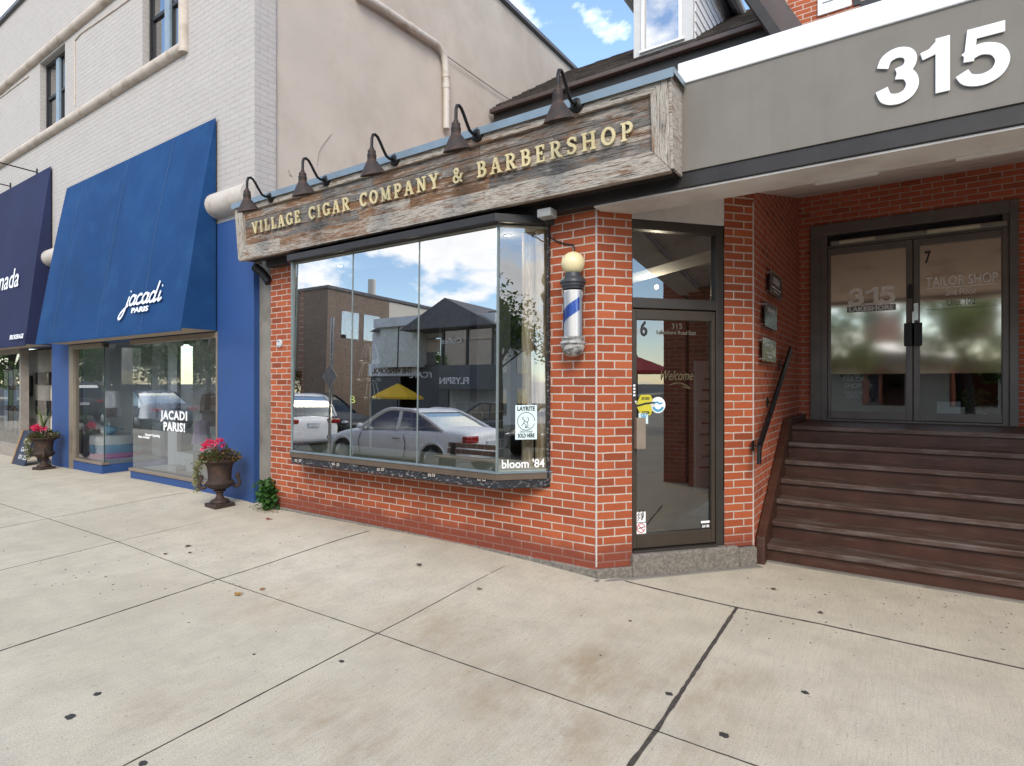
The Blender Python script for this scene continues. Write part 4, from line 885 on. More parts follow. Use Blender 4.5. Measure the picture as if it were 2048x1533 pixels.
# ================================================================== BARBER POLE, JUNCTION BOX, CABLE
YP = 4.105
pc = onY(1146, 610, YP)
BP = thing('barber_pole', 'barber pole with cream globe and blue stripe on the brick corner pier', 'barber pole', (pc.x, YP, 1.8))
def bz(py): return onY(1146, py, YP).z
GLOBE = mat('cream_globe', (.72, .62, .36), .35, var=.04, vs=5)
b = MB(); g0 = bz(527); b.ball((pc.x, YP, g0), .094, n=28, m=18); b.build('globe', GLOBE, BP, smooth=True)
CAPM = stainmat('black_pole_cap', (.035, .037, .042), (.38, .38, .38), .4, (14, 14, 40), .6, .75, .5)
CHROME = stainmat('worn_chrome_cap', (.45, .44, .42), (.05, .05, .05), .3, (16, 16, 30), .45, .6, .9)
z0 = bz(553); b = MB(); b.lathe([(.02, .03), (.066, .03), (.07, 0), (.083, -.002), (.095, -.02), (.104, -.034), (.104, -.05), (.094, -.058), (.094, -.075), (.086, -.08), (.084, -.10), (.05, -.10)], (pc.x, YP, z0 - .005), 32); b.build('top_cap', CAPM, BP, smooth=True)
zt2, zb2 = bz(582), bz(676)
b = MB(); b.lathe([(.04, zb2), (.074, zb2), (.074, zt2), (.04, zt2)], (pc.x, YP, 0), 36); b.build('cylinder', mat('white_cylinder', (.82, .81, .80), .3, var=.03), BP, smooth=True)
b = MB(); seg = 14
rows_ = []
for i in range(seg + 1):
    f = i / seg; a = math.pi * (1.02 + f * .86) + .05; zc = zb2 + (zt2 - zb2) * (.36 + f * .36)
    rows_.append([Vector((pc.x + r_ * math.cos(a), YP + r_ * math.sin(a), zc + dz)) for r_, dz in ((.0735, -.052), (.0755, -.052), (.0755, .052), (.0735, .052))])
b.loft(rows_); b.build('stripe', mat('blue_stripe', (.025, .11, .48), .3, var=.08), BP, smooth=True)
b = MB(); b.lathe([(.079, zb2), (.079, zt2)], (pc.x, YP, 0), 36); b.f = b.f[:-2]; b.a = b.a[:-2]; b.build('glass_tube', glassmat('tube_glass', .02, (.95, .95, .95)), BP, smooth=True)
zz0 = bz(674); b = MB(); b.lathe([(.05, .0), (.085, 0), (.088, -.012), (.084, -.02), (.084, -.032), (.104, -.04), (.106, -.052), (.1, -.06), (.094, -.066), (.092, -.09), (.075, -.128), (.05, -.15), (.02, -.156)], (pc.x, YP, zz0), 32); b.build('bottom_cap', CHROME, BP, smooth=True)
b = MB(); b.box(pc.x - .02, pc.x + .02, YP + .06, Y0 - .002, z0 - .08, z0 - .03); b.box(pc.x - .02, pc.x + .02, YP + .06, Y0 - .002, zz0 - .06, zz0 - .02); b.build('bracket', IRON, BP)
jb = onY(1087, 426, 4.0)
b = MB(); b.box(jb.x - .05, jb.x + .075, 3.98, 4.09, jb.z - .035, jb.z + .032); tag(b.build('junction_box', mat('grey_plastic', (.30, .30, .29), .5), bevel=.006), 'small grey junction box under the right end of the sign', 'junction box')
b = MB(); pts = [(1093, 440), (1094, 452), (1097, 468), (1105, 478), (1120, 485), (1138, 489), (1146, 489)]
P = [onY(px, py, 4.02 + (Y0 - .012 - 4.02) * min(1, i / 3)) for i, (px, py) in enumerate(pts)]
P += [onY(1149, 497, Y0 - .03), Vector((pc.x, YP + .02, g0 + .10)), Vector((pc.x, YP, g0 + .085))]
b.tube(P, .0055, 8); tag(b.build('cable', BLACK, smooth=True), 'thin black cable looping from junction box to the barber pole', 'cable')
dc = onY(559, 687, Y0 - .01)
DISC = thing('wall_disc', 'small round pale cover disc on the left brick pier beside the bay window', 'cover plate', dc)
b = MB(); b.loft([[dc + Vector((r * math.cos(a), -y, r * math.sin(a))) for a in [i / 20 * 6.283 for i in range(20)]] for r, y in ((.05, -.01), (.05, .006), (.044, .012))]); b.build('disc', mat('pale_disc', (.5, .52, .53), .4), DISC, smooth=True)
b = MB(); b.box(dc.x - .006, dc.x + .006, dc.y - .02, dc.y - .01, dc.z + .02, dc.z + .03); b.box(dc.x - .006, dc.x + .006, dc.y - .02, dc.y - .01, dc.z - .035, dc.z - .025); b.build('screw', BLACK, DISC)
b = MB(); r0 = onY(510, 535, Y0 - .08); r1 = onY(538, 565, Y0 - .02)
P = [r0.lerp(r1, i / 40) + Vector((0, 0, .03 * math.sin(i / 40 * 3.14))) for i in range(41)]
b.tube(P, [.045 + (.008 if i % 4 < 2 else 0) for i in range(41)], 14); tag(b.build('corrugated_pipe', BLACK, smooth=True), 'black corrugated pipe end poking out beneath the left end of the sign', 'pipe')
# drainpipe and wire on the stucco flank
XD = XW + .055
P = smooth_path([tuple(onX(px, py, XD).yz) for px, py in ((715, -14), (760, 13), (800, 40), (848, 72), (874, 90), (888, 113), (892, 150), (893, 190), (893, 258))], 5)
b = MB(); P3 = [Vector((XD, y, z)) for y, z in P]
b.tube(P3, .062, 14); 
DP = thing('drain_pipe', 'beige drainpipe bending down the stucco flank wall behind the sign', 'drainpipe', P3[-1])
b.build('pipe', CREAM, DP, smooth=True)
for i in (12, 30, 33):
    b = MB(); d = (P3[i + 1] - P3[i - 1]).normalized(); b.tube([P3[i] - d * .05, P3[i] + d * .05], .069, 14); b.build('joint', CREAM, DP, smooth=True)
b = MB(); b.tube([onX(px, py, XW + .02) for px, py in ((895, 113), (950, 152), (1000, 187), (1046, 216))], .009, 6); tag(b.build('wall_wire', GREYC), 'thin wire sagging across the stucco flank towards the shingle roof', 'wire')
b = MB(); b.tube([onX(px, py, XW - .026) for px, py in ((634, 330), (637, 305), (645, 290), (662, 268))], .006, 6); b.tube([onX(px, py, XW - .026) for px, py in ((577, 340), (580, 350), (584, 352))], .008, 6); o = b.build('wall_crack', mat('crack', (.34, .27, .23), .9)); attach(o, LB)

# ================================================================== AWNINGS
def awning(name, label, xl, xr, zt, zb, yf, m, seams):
    t = thing(name, label, 'awning', ((xl + xr) / 2, Y0, zb), None); yb = Y0 - .03
    b = MB(); rings = []
    n = 22
    def front(f, x):
        bulge = .018 * math.sin(math.pi * f) + math.sin(math.pi * f) * (.010 * math.sin(x * 2.1 + f * 2) + .006 * math.sin(x * 5.3 - f * 5)); return Vector((x, yb + (yf - yb) * f - bulge, zt + (zb - zt) * f))
    k = 60
    b.v = [front(i / n, xl + (xr - xl) * j / k) for i in range(n + 1) for j in range(k + 1)]
    for i in range(n):
        for j in range(k): b._f((i * (k + 1) + j, (i + 1) * (k + 1) + j, (i + 1) * (k + 1) + j + 1, i * (k + 1) + j + 1))
    for x in (xl, xr):
        pts = [front(i / n, x) for i in range(n + 1)] + [Vector((x, yb, zb))]
        b.poly(pts)
    b.box(xl, xr, yf - .004, yf + .012, zb - .035, zb - .001)
    b.build('canvas', m, t, smooth=True)
    b = MB(); b.box(xl + .01, xr - .01, yf + .014, yb, zb - .006, zb + .004); b.build('underside', BEIGE, t)
    if seams:
        for x in seams:
            b = MB(); b.loft([[front(i / n, x + dx) + Vector((0, -.0045, .0015)) for dx in (-.006, .006)] for i in range(n + 1)], False, False)
            b.build('seam', mat('pale_seam', (.04, .105, .23), .8), t)
    return t, front, yb
AXL, AXR = -12.62, -7.607
AW, afr, ayb = awning('shop_awning', 'bright blue canvas awning with white script lettering over the display windows', AXL, AXR, 5.135, 2.285, 3.737, BLUEAWN, [XatY(172, Y0), XatY(263, Y0), XatY(354, Y0)])
aup = Vector((0, ayb - 3.737, 5.135 - 2.285)).normalized(); anr = Vector((1, 0, 0)).cross(aup)
def onA(px, py, yf=3.737, zb=2.285, nr=anr):
    d = ray(px, py); o = Vector((0, yf, zb)) + nr * .036; q = O_ + d * ((o - O_).dot(nr) / d.dot(nr)); return q
SL = .32
def scr(P): return [(x + SL * y * .8, y * .74) for x, y in smooth_path(P, 5)]
def script_word(mb, org, sc, right, up, wd, lift):
    el = lambda cx: [(cx + .37 * math.cos(R(a)), .5 + .5 * math.sin(R(a))) for a in range(40, 401, 30)]
    S = []
    S.append([(.25, .95), (.22, .1), (.15, -.7), (-.1, -1.25), (-.42, -1.3), (-.5, -1.0), (-.2, -.55), (.5, .05)])
    S.append([(.22, 1.42), (.26, 1.5)])
    x = .95
    for ch in 'acad':
        if ch == 'c':
            S.append([(x + .40 * math.cos(R(a)), .5 + .5 * math.sin(R(a))) for a in range(45, 320, 25)] + [(x + .75, .25)]); x += .88
        else:
            S.append(el(x)); S.append([(x + .42, 2.0 if ch == 'd' else 1.0), (x + .40, .2), (x + .55, .02), (x + .8, .2)]); x += 1.12
    S.append([(x - .1, .98), (x - .1, .2), (x + .05, .02), (x + .35, .25)]); S.append([(x - .1, 1.42), (x - .06, 1.5)])
    for i, P in enumerate(S): ribbon(mb, scr(P), wd, org, right, up, .0012 + i * .0003, lift, False, sc)
o1, o2 = onA(250, 612), onA(322, 601)
b = MB(); script_word(b, o1, (o2.x - o1.x) / 5.6, (1, 0, 0), aup, .185, 0); p1, p2 = onA(262, 626), onA(296, 619)
b.build('lettering', LETTERW, AW); b = MB(); text_into(b, 'PARIS', .10, p1, (1, 0, 0), aup, .0, .002, (p2.x - p1.x), bold=.004); b.build('lettering', LETTERW, AW)
NW, nfr, nyb = awning('shop_awning', 'dark navy canvas awning cut off by the left edge of the picture', -22, -13.38, 5.70, 2.30, 3.80, NAVYAWN, [])
nup = Vector((0, nyb - 3.80, 3.40)).normalized(); nnr = Vector((1, 0, 0)).cross(nup)
p1 = onA(36, 572, 3.80, 2.30, nnr); p0 = onA(0, 583, 3.80, 2.30, nnr)
b = MB(); text_into(b, 'canada', .56, p1, (1, 0, 0), nup, 0, .002, (p1.x - p0.x) * 1.62, 'RIGHT', bold=.003); b.build('lettering', LETTERW, NW); b = MB()
p1 = onA(46, 676, 3.80, 2.30, nnr); text_into(b, 'BROKERAGE', .12, p1, (1, 0, 0), nup, 0, .002, .72, 'RIGHT', bold=.003); b.build('lettering', LETTERW, NW)
for i, ((px, py), l) in enumerate((((75, 345), 'thin black iron arm on the cream wall above the navy awning, the upper right one'), ((22, 373), 'thin black iron arm on the cream wall above the navy awning, the lower left one'))):
    p = onY(px, py, Y0); t = thing('sign_arm', l, 'bracket', p, 'iron arms above the navy awning')
    b = MB(); b.tube([p, p + Vector((0, -.75, .02))], .012, 8); b.build('rod', IRON, t); b = MB(); b.box(p.x - .02, p.x + .02, p.y - .02, p.y - .001, p.z - .07, p.z + .07); b.build('wall_plate', IRON, t)

# ================================================================== WALL PLAQUES
def plaque(label, corners, back, lines, frame=None, vis=None):
    """four photo corners of a panel standing just off the recess side wall"""
    xp = XS + .045
    y0 = onX(corners[0][0], 700, xp).y; y1 = onX(corners[1][0], 700, xp).y
    z1 = onX(*corners[0], xp).z; z0 = onX(*corners[3], xp).z
    t = thing('wall_plaque', label, 'plaque', (xp, (y0 + y1) / 2, (z0 + z1) / 2), 'plaques on the brick side wall by the stairs')
    b = MB(); b.box(xp - .008, xp, y0, y1, z0, z1); b.build('panel', back, t, bevel=.002)
    for y in (y0 + .03, y1 - .03):
        for z in (z0 + .022, z1 - .022):
            b = MB(); b.tube([(XS, y, z), (xp + .008, y, z)], .008, 10); b.build('standoff', STEEL, t, smooth=True)
    b = MB()
    for s, fz_, sz_, m_ in lines:
        text_into(b, s, sz_ * (z1 - z0), (xp, (y0 + y1) / 2, z0 + fz_ * (z1 - z0)), (0, 1, 0), (0, 0, 1), .0015, .001, m_ * (y1 - y0), 'CENTER')
    b.build('lettering', LETTERW, t); return t
PBK = mat('black_plaque', (.015, .015, .017), .18, var=.05); PGR = mat('green_acrylic', (.10, .10, .07), .08, var=.1, vs=4)
plaque('black wall plaque with white lettering, topmost of three on the brick side wall', ((1540, 538), (1564, 557), (1564, 600), (1540, 585)), PBK, (('OSSIA', .52, .42, .55), ('AESTHETICS STUDIO', .3, .1, .7), ('SUITE 201', .15, .1, .45)))
plaque('dark mirror like wall plaque, middle of three on the brick side wall', ((1530, 602), (1554, 616), (1554, 662), (1530, 652)), PBK, (('STUDIO', .65, .25, .6),))
plaque('olive acrylic wall plaque with steel standoffs, lowest of three on the brick side wall', ((1526, 674), (1552, 683), (1552, 728), (1526, 722)), PGR, (('Law Office', .66, .24, .7), ('Suite 202', .34, .12, .5), ('2nd Floor', .18, .12, .3)))

# ================================================================== GLASS LETTERING, STICKERS, POSTER
BUP = Vector((0, TILT, 2.07)).normalized()
def onBay(px, py): return onY(px, py, YG + TILT * .5)
def bayp(x, z): return Vector((x, YG + TILT * (z - .84) / 2.07, z))
GHOST = mat('faded_gilt_letter', (.33, .40, .10), .6, var=.2, vs=30)
b = MB(); p, q = onBay(690, 690), onBay(848, 690); z = onBay(760, 682).z
text_into(b, 'CIGAR', .21, bayp(p.x, z), (1, 0, 0), BUP, -.012, .001, q.x - p.x, space=1.25)
attach(b.build('window_lettering', glassmat('faint_green_letter', .1, (.62, .70, .30), .2, None, (.5, .6, .2))), SHOP)
b = MB(); p, q = onBay(702, 805), onBay(712, 805); text_into(b, 'B', .105, bayp(p.x, onBay(705, 806).z), (1, 0, 0), BUP, .002, .001, q.x - p.x); attach(b.build('window_lettering', GHOST), SHOP)
RD = (Vector((PD[0], PD[1], 0)) - Vector((PC[0], PC[1], 0))).normalized(); RN = RD.cross(Vector((0, 0, 1)))
def onRt(px, py): d = ray(px, py); o = Vector((PC[0], PC[1], 0)) - RN * .012; return O_ + d * ((o - O_).dot(RN) / d.dot(RN))
b = MB(); p, q = onRt(1003, 936), onRt(1088, 934)
text_into(b, "bloom '84", .10, p + Vector((0, 0, .0)), RD, (0, 0, 1), .016, .001, (q - p).length, bold=.001); attach(b.build('window_lettering', WHITEP), SHOP)
p0, p1 = onRt(1030, 879), onRt(1073, 810); wv = (p1 - p0).dot(RD); hv = p1.z - p0.z
PO = thing('window_poster', 'pale blue poster with a round emblem in the right side pane of the bay window', 'poster', p0)
b = MB(); b.extrude([p0 + RN * .014, p0 + RD * wv + RN * .014, p0 + RD * wv + Vector((0, 0, hv)) + RN * .014, p0 + Vector((0, 0, hv)) + RN * .014], -RN * .003); b.build('sheet', PAPER, PO)
b = MB(); cxp = p0 + RD * wv * .5 + Vector((0, 0, hv * .53)) + RN * .0145
ribbon(b, arc(0, 0, 1, 1, 0, 345, 30), .07, cxp, RD, (0, 0, 1), .0008, 0, False, wv * .40)
for P in ([(-.3, .5), (-.45, .3), (-.2, .1), (-.3, -.2), (-.55, -.5)], [(-.2, .1), (.1, -.1), (.3, .2), (.15, .45)], [(.1, -.1), (.2, -.5), (-.1, -.7), (.4, -.75)], [(-.3, -.2), (0, -.45), (-.15, -.75)]): ribbon(b, smooth_path(P), .07, cxp, RD, (0, 0, 1), .0008, 0, False, wv * .40)
text_into(b, 'LAYRITE', .05, p0 + RD * wv * .5 + Vector((0, 0, hv * .84)) + RN * .0145, RD, (0, 0, 1), 0, .0008, wv * .82, 'CENTER', .002)
text_into(b, 'Deluxe Pomade', .032, p0 + RD * wv * .5 + Vector((0, 0, hv * .2)) + RN * .0145, RD, (0, 0, 1), 0, .0008, wv * .6, 'CENTER', 0, .3)
text_into(b, 'SOLD HERE', .045, p0 + RD * wv * .5 + Vector((0, 0, hv * .06)) + RN * .0145, RD, (0, 0, 1), 0, .0008, wv * .78, 'CENTER', .002); b.build('print', INK, PO)
# corner door glass
def dtext(mb, s, px0, px1, py, size, dep=-.042, **k):
    k0, z = onF(px0, py, dep); k1, _ = onF(px1, py, dep)
    text_into(mb, s, size, fp(k0, z, dep), FD, (0, 0, 1), 0, .001, k1 - k0, **k)
b = MB(); dtext(b, '6', 1281, 1295, 671, .17, bold=.004); o = b.build('door_number', INK); o.parent = SDOOR
b = MB(); dtext(b, '315', 1343, 1364, 657, .065); dtext(b, 'Lakeshore Road East', 1314, 1392, 668, .048, bold=.001); o = b.build('door_lettering', mat('brown_letter', (.10, .085, .07), .6)); o.parent = SDOOR
b = MB(); dtext(b, 'Welcome', 1322, 1386, 760, .12, shear=.35, bold=.0); 
k0, z_ = onF(1340, 770, -.042); ribbon(b, smooth_path([(0, 0), (.5, .15), (1.1, .05), (1.6, -.25), (1.0, -.1)]), .05, fp(k0, z_, -.042), FD, (0, 0, 1), .001, 0, False, .12); o = b.build('door_lettering', mat('dim_gilt', (.09, .068, .03), .6, var=.2, vs=40)); o.parent = SDOOR
def disk(mb, k, z, r, dep, n=24, sx=1., rot=0): mb.extrude([fp(k + sx * r * math.cos(R(rot) + i / n * 6.2832), z + r * math.sin(R(rot) + i / n * 6.2832), dep) for i in range(n)], FN * .0012); return mb
YEL = mat('yellow_sticker', (.55, .48, .03), .5, var=.05); LBL = mat('light_blue_print', (.08, .32, .50), .5)
def stick(name, m, fn, lab, inkm=None, ink=None):
    t = None
    b = MB(); fn(b); o = b.build(name, m); o.parent = SDOOR
    if ink: b = MB(); ink(b); p = b.build(name + '_print', inkm); p.parent = SDOOR
    o['label'] = lab
k, z = onF(1291, 810, -.042)
def ink1(b):
    text_into(b, 'SECURED', .028, fp(k, z + .045, -.0405), FD, (0, 0, 1), 0, .0008, .075, 'CENTER', .001); text_into(b, 'SYSTEM', .034, fp(k, z - .075, -.0405), FD, (0, 0, 1), 0, .0008, .07, 'CENTER', .001)
    ribbon(b, [(-.09, -.01), (.0, .012), (.09, .02)], .016, fp(k, z, -.0405), FD, (0, 0, 1), .0008, 0)
stick('sticker', YEL, lambda b: disk(b, k, z, .098, -.042, 6, .9, 0), 'yellow hexagonal security sticker', INK, ink1)
k2_, z2_ = onF(1316, 810, -.042)
stick('sticker', WHITEP, lambda b: disk(b, k2_, z2_, .068, -.042), 'round white and blue sticker', LBL, lambda b: (ribbon(b, arc(0, 0, 1, 1, 200, 340, 14), .5, fp(k2_, z2_, -.0405), FD, (0, 0, 1), .0008, 0, False, .047), ribbon(b, [(-.8, .3), (-.2, .5), (.3, .2), (.8, .35)], .3, fp(k2_, z2_, -.0405), FD, (0, 0, 1), .0008, 0, False, .05)))
def rect(b, x0, y0, x1, y1, dep=-.042):
    ka, za = onF(x0, y1, dep); kb, zb3 = onF(x1, y0, dep); b.extrude([fp(ka, za, dep), fp(kb, za, dep), fp(kb, zb3, dep), fp(ka, zb3, dep)], FN * .0012)
def win_(b):
    dtext(b, 'W', 1281, 1294, 839, .062, -.0405, bold=.003); rect(b, 1280, 844, 1292, 846.5, -.0405)
stick('sticker', PAPER, lambda b: rect(b, 1277, 826, 1296, 848), 'pale square sticker with a blue W', LBL, win_)
stick('sticker', WHITEP, lambda b: rect(b, 1273, 1023, 1291, 1045), 'white worn notice low on the glass', INK, lambda b: [ribbon(b, [(.0, 0), (.3, .4 + .1 * i), (.5, .1), (.8, .6)], .09, fp(onF(1275, 1042 - i * 5, -.0405)[0], onF(1275, 1042 - i * 5, -.0405)[1], -.0405), FD, (0, 0, 1), .0006 + i * .0002, 0, False, .075) for i in range(3)])
k3, z3 = onF(1282, 1056, -.042)
stick('sticker', WHITEP, lambda b: rect(b, 1272, 1045.5, 1292, 1068), 'square no smoking sticker', INK, lambda b: (b.extrude([fp(k3 - .025, z3 - .008, -.0405), fp(k3 + .028, z3 + .004, -.0405), fp(k3 + .028, z3 + .012, -.0405), fp(k3 - .025, z3, -.0405)], FN * .0006)))
b = MB(); ribbon(b, arc(0, 0, 1, 1, 0, 350, 28), .2, fp(k3, z3, -.0402), FD, (0, 0, 1), .0006, 0, False, .036); ribbon(b, [(-.7, .7), (.7, -.7)], .2, fp(k3, z3, -.0402), FD, (0, 0, 1), .0009, 0, False, .036); o = b.build('no_smoking_ring', mat('red_print', (.5, .04, .03), .5)); o.parent = SDOOR
stick('sticker', INK, lambda b: rect(b, 1402, 1047, 1421, 1057), 'small dark sticker reading 24 HR', WHITEP, lambda b: dtext(b, '24 HR', 1404, 1419, 1055, .03, -.0405, bold=.001))
stick('sticker', WHITEP, lambda b: rect(b, 1402, 1041, 1419, 1046.5), 'thin white sticker strip')
stick('sticker', INK, lambda b: rect(b, 1264.5, 763, 1272, 796, -.017), 'narrow black label on the door stile', WHITEP, lambda b: [rect(b, 1266.5, 769 + 6.5 * i, 1270.5, 773 + 6.5 * i, -.0155) for i in range(4)])
b = MB(); p, q = onF(1289, 850, .035), onF(1289, 1005, .035)
# entrance doors
YT = YB + .031
def etext(mb, s, px0, px1, py, size, **k):
    a, c = onY(px0, py, YT), onY(px1, py, YT); text_into(mb, s, size, a, (1, 0, 0), (0, 0, 1), 0, .001, c.x - a.x, **k)
GREYV = mat('grey_vinyl', (.88, .86, .82), .6, var=.03); TEALV = mat('slate_vinyl', (.16, .20, .19), .6)
b = MB(); a0 = onY(1696, 612, YT); hh = onY(1740, 578, YT).z - onY(1740, 612, YT).z
for ch, pxl, pxr in (('3', 1696, 1727), ('1', 1730, 1756), ('5', 1760, 1791)):
    xl, xr2 = XatY(pxl, YT), XatY(pxr, YT); kx, off = digfit(ch, (xr2 - xl) / hh)
    for i, (P, wd) in enumerate(dig[ch]):
        P = [(x * kx, y) for x, y in P]; P = smooth_path(P, 6) if len(P) > 2 else P
        ribbon(b, P, wd * 1.15, (xl + off * hh, YT, a0.z), (1, 0, 0), (0, 0, 1), .001 + i * .0003, 0, False, hh)
    for zf in ((0.03,) if ch == '1' else ()): b.box(xl, xr2, YT - .0016, YT - .0002, a0.z, a0.z + .02)
o = b.build('door_lettering', GREYV); o.parent = LEAF[0]
b = MB(); q0, q1 = onY(1694, 626, YT), onY(1792, 614, YT); b.box(q0.x, q1.x, YT - .001, YT, q0.z + .004, q0.z + .075); o = b.build('door_lettering', TEALV); o.parent = LEAF[0]
b = MB(); text_into(b, 'LAKESHORE', .07, (q0.x + .02, YT - .0012, q0.z + .016), (1, 0, 0), (0, 0, 1), 0, .0008, q1.x - q0.x - .04, bold=.003); o = b.build('door_lettering', WHITEP); o.parent = LEAF[0]
b = MB(); etext(b, '7', 1849, 1862, 526, .19, bold=.004); o = b.build('door_number', INK); o.parent = LEAF[1]
b = MB(); etext(b, 'TAILOR SHOP', 1852, 1996, 574, .155); etext(b, '2nd Floor', 1891, 1953, 591, .10); a, c = onY(1852, 578.5, YT), onY(1996, 571, YT); b.box(a.x, c.x, YT - .001, YT, a.z, a.z + .007); o = b.build('door_lettering', WHITEP); o.parent = LEAF[1]
b = MB(); etext(b, 'Unit 102', 1894, 1951, 611, .10); a, c = onY(1852, 620, YT), onY(1996, 614, YT); b.box(a.x, c.x, YT - .001, YT, a.z, a.z + .004); o = b.build('door_lettering', TEALV); o.parent = LEAF[1]
# unlit tube light over the doors
a, c = onY(1660, 489, YB - .05), onY(2016, 443, YB - .05)
SLT = thing('strip_light', 'unlit fluorescent strip light fixed over the double entrance doors', 'light', ((a.x + c.x) / 2, YB - .03, a.z))
zl_ = onY(1840, 466, YB - .05).z
b = MB(); b.box(a.x, c.x, YB - .055, YB - .021, zl_ - .03, zl_ + .03); b.build('housing', mat('grey_housing', (.25, .235, .2), .5), SLT, bevel=.02)
TUBEM = mat('yellowed_tube_cover', (.55, .52, .38), .4, var=.1, vs=8)
for f0, f1 in ((.06, .28), (.58, .86)):
    b = MB(); b.tube([(a.x + (c.x - a.x) * f0, YB - .06, zl_), (a.x + (c.x - a.x) * f1, YB - .06, zl_)], .026, 12); b.build('tube_cover', TUBEM, SLT, smooth=True)
# Jacadi window lettering
b = MB(); YJ = Y0 + .022
def jt(s, x0, x1, y, sz_, **k):
    a, c = onY(x0, y, YJ), onY(x1, y, YJ); text_into(b, s, sz_, a, (1, 0, 0), (0, 0, 1), 0, .001, c.x - a.x, **k)
jt('JACADI', 321, 374, 837, .175, bold=.006, space=1.15); attach(b.build('window_lettering', WHITEP), LB); b = MB(); jt('PARIS!', 327, 370, 860, .175, bold=.006, space=1.1); attach(b.build('window_lettering', WHITEP), LB); b = MB(); jt('Grand Opening', 290, 320, 871, .05, bold=.002); jt('New Arrivals', 277, 299, 875, .05, bold=.002)
attach(b.build('window_lettering', WHITEP), LB)

# ================================================================== URNS AND PLANTS
def leafp(mb, p, d, ln, wd, roll=0.):
    d = Vector(d).normalized(); s = d.cross(Vector((0, 0, 1)))
    if s.length < .05: s = Vector((1, 0, 0))
    s.normalize(); n = s.cross(d); s = s * math.cos(roll) + n * math.sin(roll); n = s.cross(d)
    p = Vector(p); m = p + d * ln * .45; t = p + d * ln - n * ln * .15
    mb.quad(p, m + s * wd / 2 + n * wd * .15, t, m); mb.quad(p, m, t, m - s * wd / 2 + n * wd * .15)
def leafmat(name, a, c, rough=.5):
    m, t, bb = newmat(name); co = nd(t, 'ShaderNodeTexCoord').outputs['Object']
    n1 = nd(t, 'ShaderNodeTexNoise', {'Vector': co, 'Scale': 26., 'Detail': 2.}).outputs['Fac']
    gi = nd(t, 'ShaderNodeNewGeometry').outputs['Random Per Island']
    f = nd(t, 'ShaderNodeMath', {0: n1, 1: gi}, operation='ADD').outputs[0]; f = nd(t, 'ShaderNodeMath', {0: f, 1: .5}, operation='MULTIPLY').outputs[0]
    t.links.new(ramp(t, f, [(.25, a), (.75, c)]), bb.inputs['Base Color']); bb.inputs['Roughness'].default_value = rough
    bb.inputs['Specular IOR Level'].default_value = .35
    tl = nd(t, 'ShaderNodeBsdfTranslucent'); t.links.new(bb.inputs['Base Color'].links[0].from_socket, tl.inputs[0])
    mxx = nd(t, 'ShaderNodeMixShader', {0: .35, 1: bb.outputs[0], 2: tl.outputs[0]}); t.links.new(mxx.outputs[0], t.nodes['Material Output'].inputs[0]); MATS[name] = m; return m
LGREEN = leafmat('green_leaf', (.03, .075, .014), (.13, .20, .05)); LVAR = leafmat('trailing_leaf', (.10, .10, .03), (.36, .34, .17)); LBRZ = leafmat('bronze_leaf', (.08, .035, .016), (.22, .13, .06)); PINK = leafmat('pink_petal', (.62, .015, .05), (.90, .10, .26), .6); SPIKE = leafmat('spike_leaf', (.07, .12, .03), (.22, .29, .10)); IVY = leafmat('ivy_leaf', (.02, .075, .012), (.07, .17, .035))
SOIL = mat('soil', (.02, .015, .011), .95, var=.4, vs=40)
def urn(p, label):
    t = thing('planter_urn', label, 'urn', p, 'cast iron urns in front of the blue shopfront'); p = Vector(p)
    b = MB(); b.box(p.x - .125, p.x + .125, p.y - .125, p.y + .125, p.z - .01, p.z + .045); b.build('plinth', URNM, t, bevel=.008)
    b = MB(); b.lathe([(.03, .045), (.105, .046), (.11, .06), (.10, .078), (.06, .095), (.042, .12), (.038, .15), (.045, .175), (.068, .185), (.07, .198), (.05, .208), (.03, .21)], p, 28); b.build('foot', URNM, t, smooth=True)
    b = MB(); prof = [(.045, .208), (.085, .215), (.125, .236), (.152, .265), (.160, .292), (.152, .308), (.134, .318), (.130, .34), (.131, .40), (.138, .46), (.150, .505), (.168, .53), (.196, .545), (.214, .558), (.218, .572), (.210, .580), (.176, .578), (.165, .55), (.05, .53)]
    rings = []
    n = 80
    for r, z in prof:
        rings.append([p + Vector(((r * (1 + (.045 * abs(math.cos(10 * a)) - .02 if .21 < z < .30 else 0) + (.012 * math.cos(40 * a) if .555 < z < .579 else 0))) * math.cos(a), (r * (1 + (.045 * abs(math.cos(10 * a)) - .02 if .21 < z < .30 else 0))) * math.sin(a), z)) for a in [i / n * 6.28318 for i in range(n)]])
    b.loft(rings); b.build('bowl', URNM, t, smooth=True)
    for s in (-1, 1):
        b = MB(); P = [(.150, .25), (.185, .235), (.212, .255), (.218, .30), (.205, .335), (.190, .36), (.200, .385), (.213, .375), (.207, .352)]
        P = [p + Vector((s * x * .5, s * x * .866, z)) for x, z in smooth_path(P, 4)]; b.tube(P, [.024 - .010 * i / len(P) for i in range(len(P))], 10); b.build('handle', URNM, t, smooth=True)
    return t
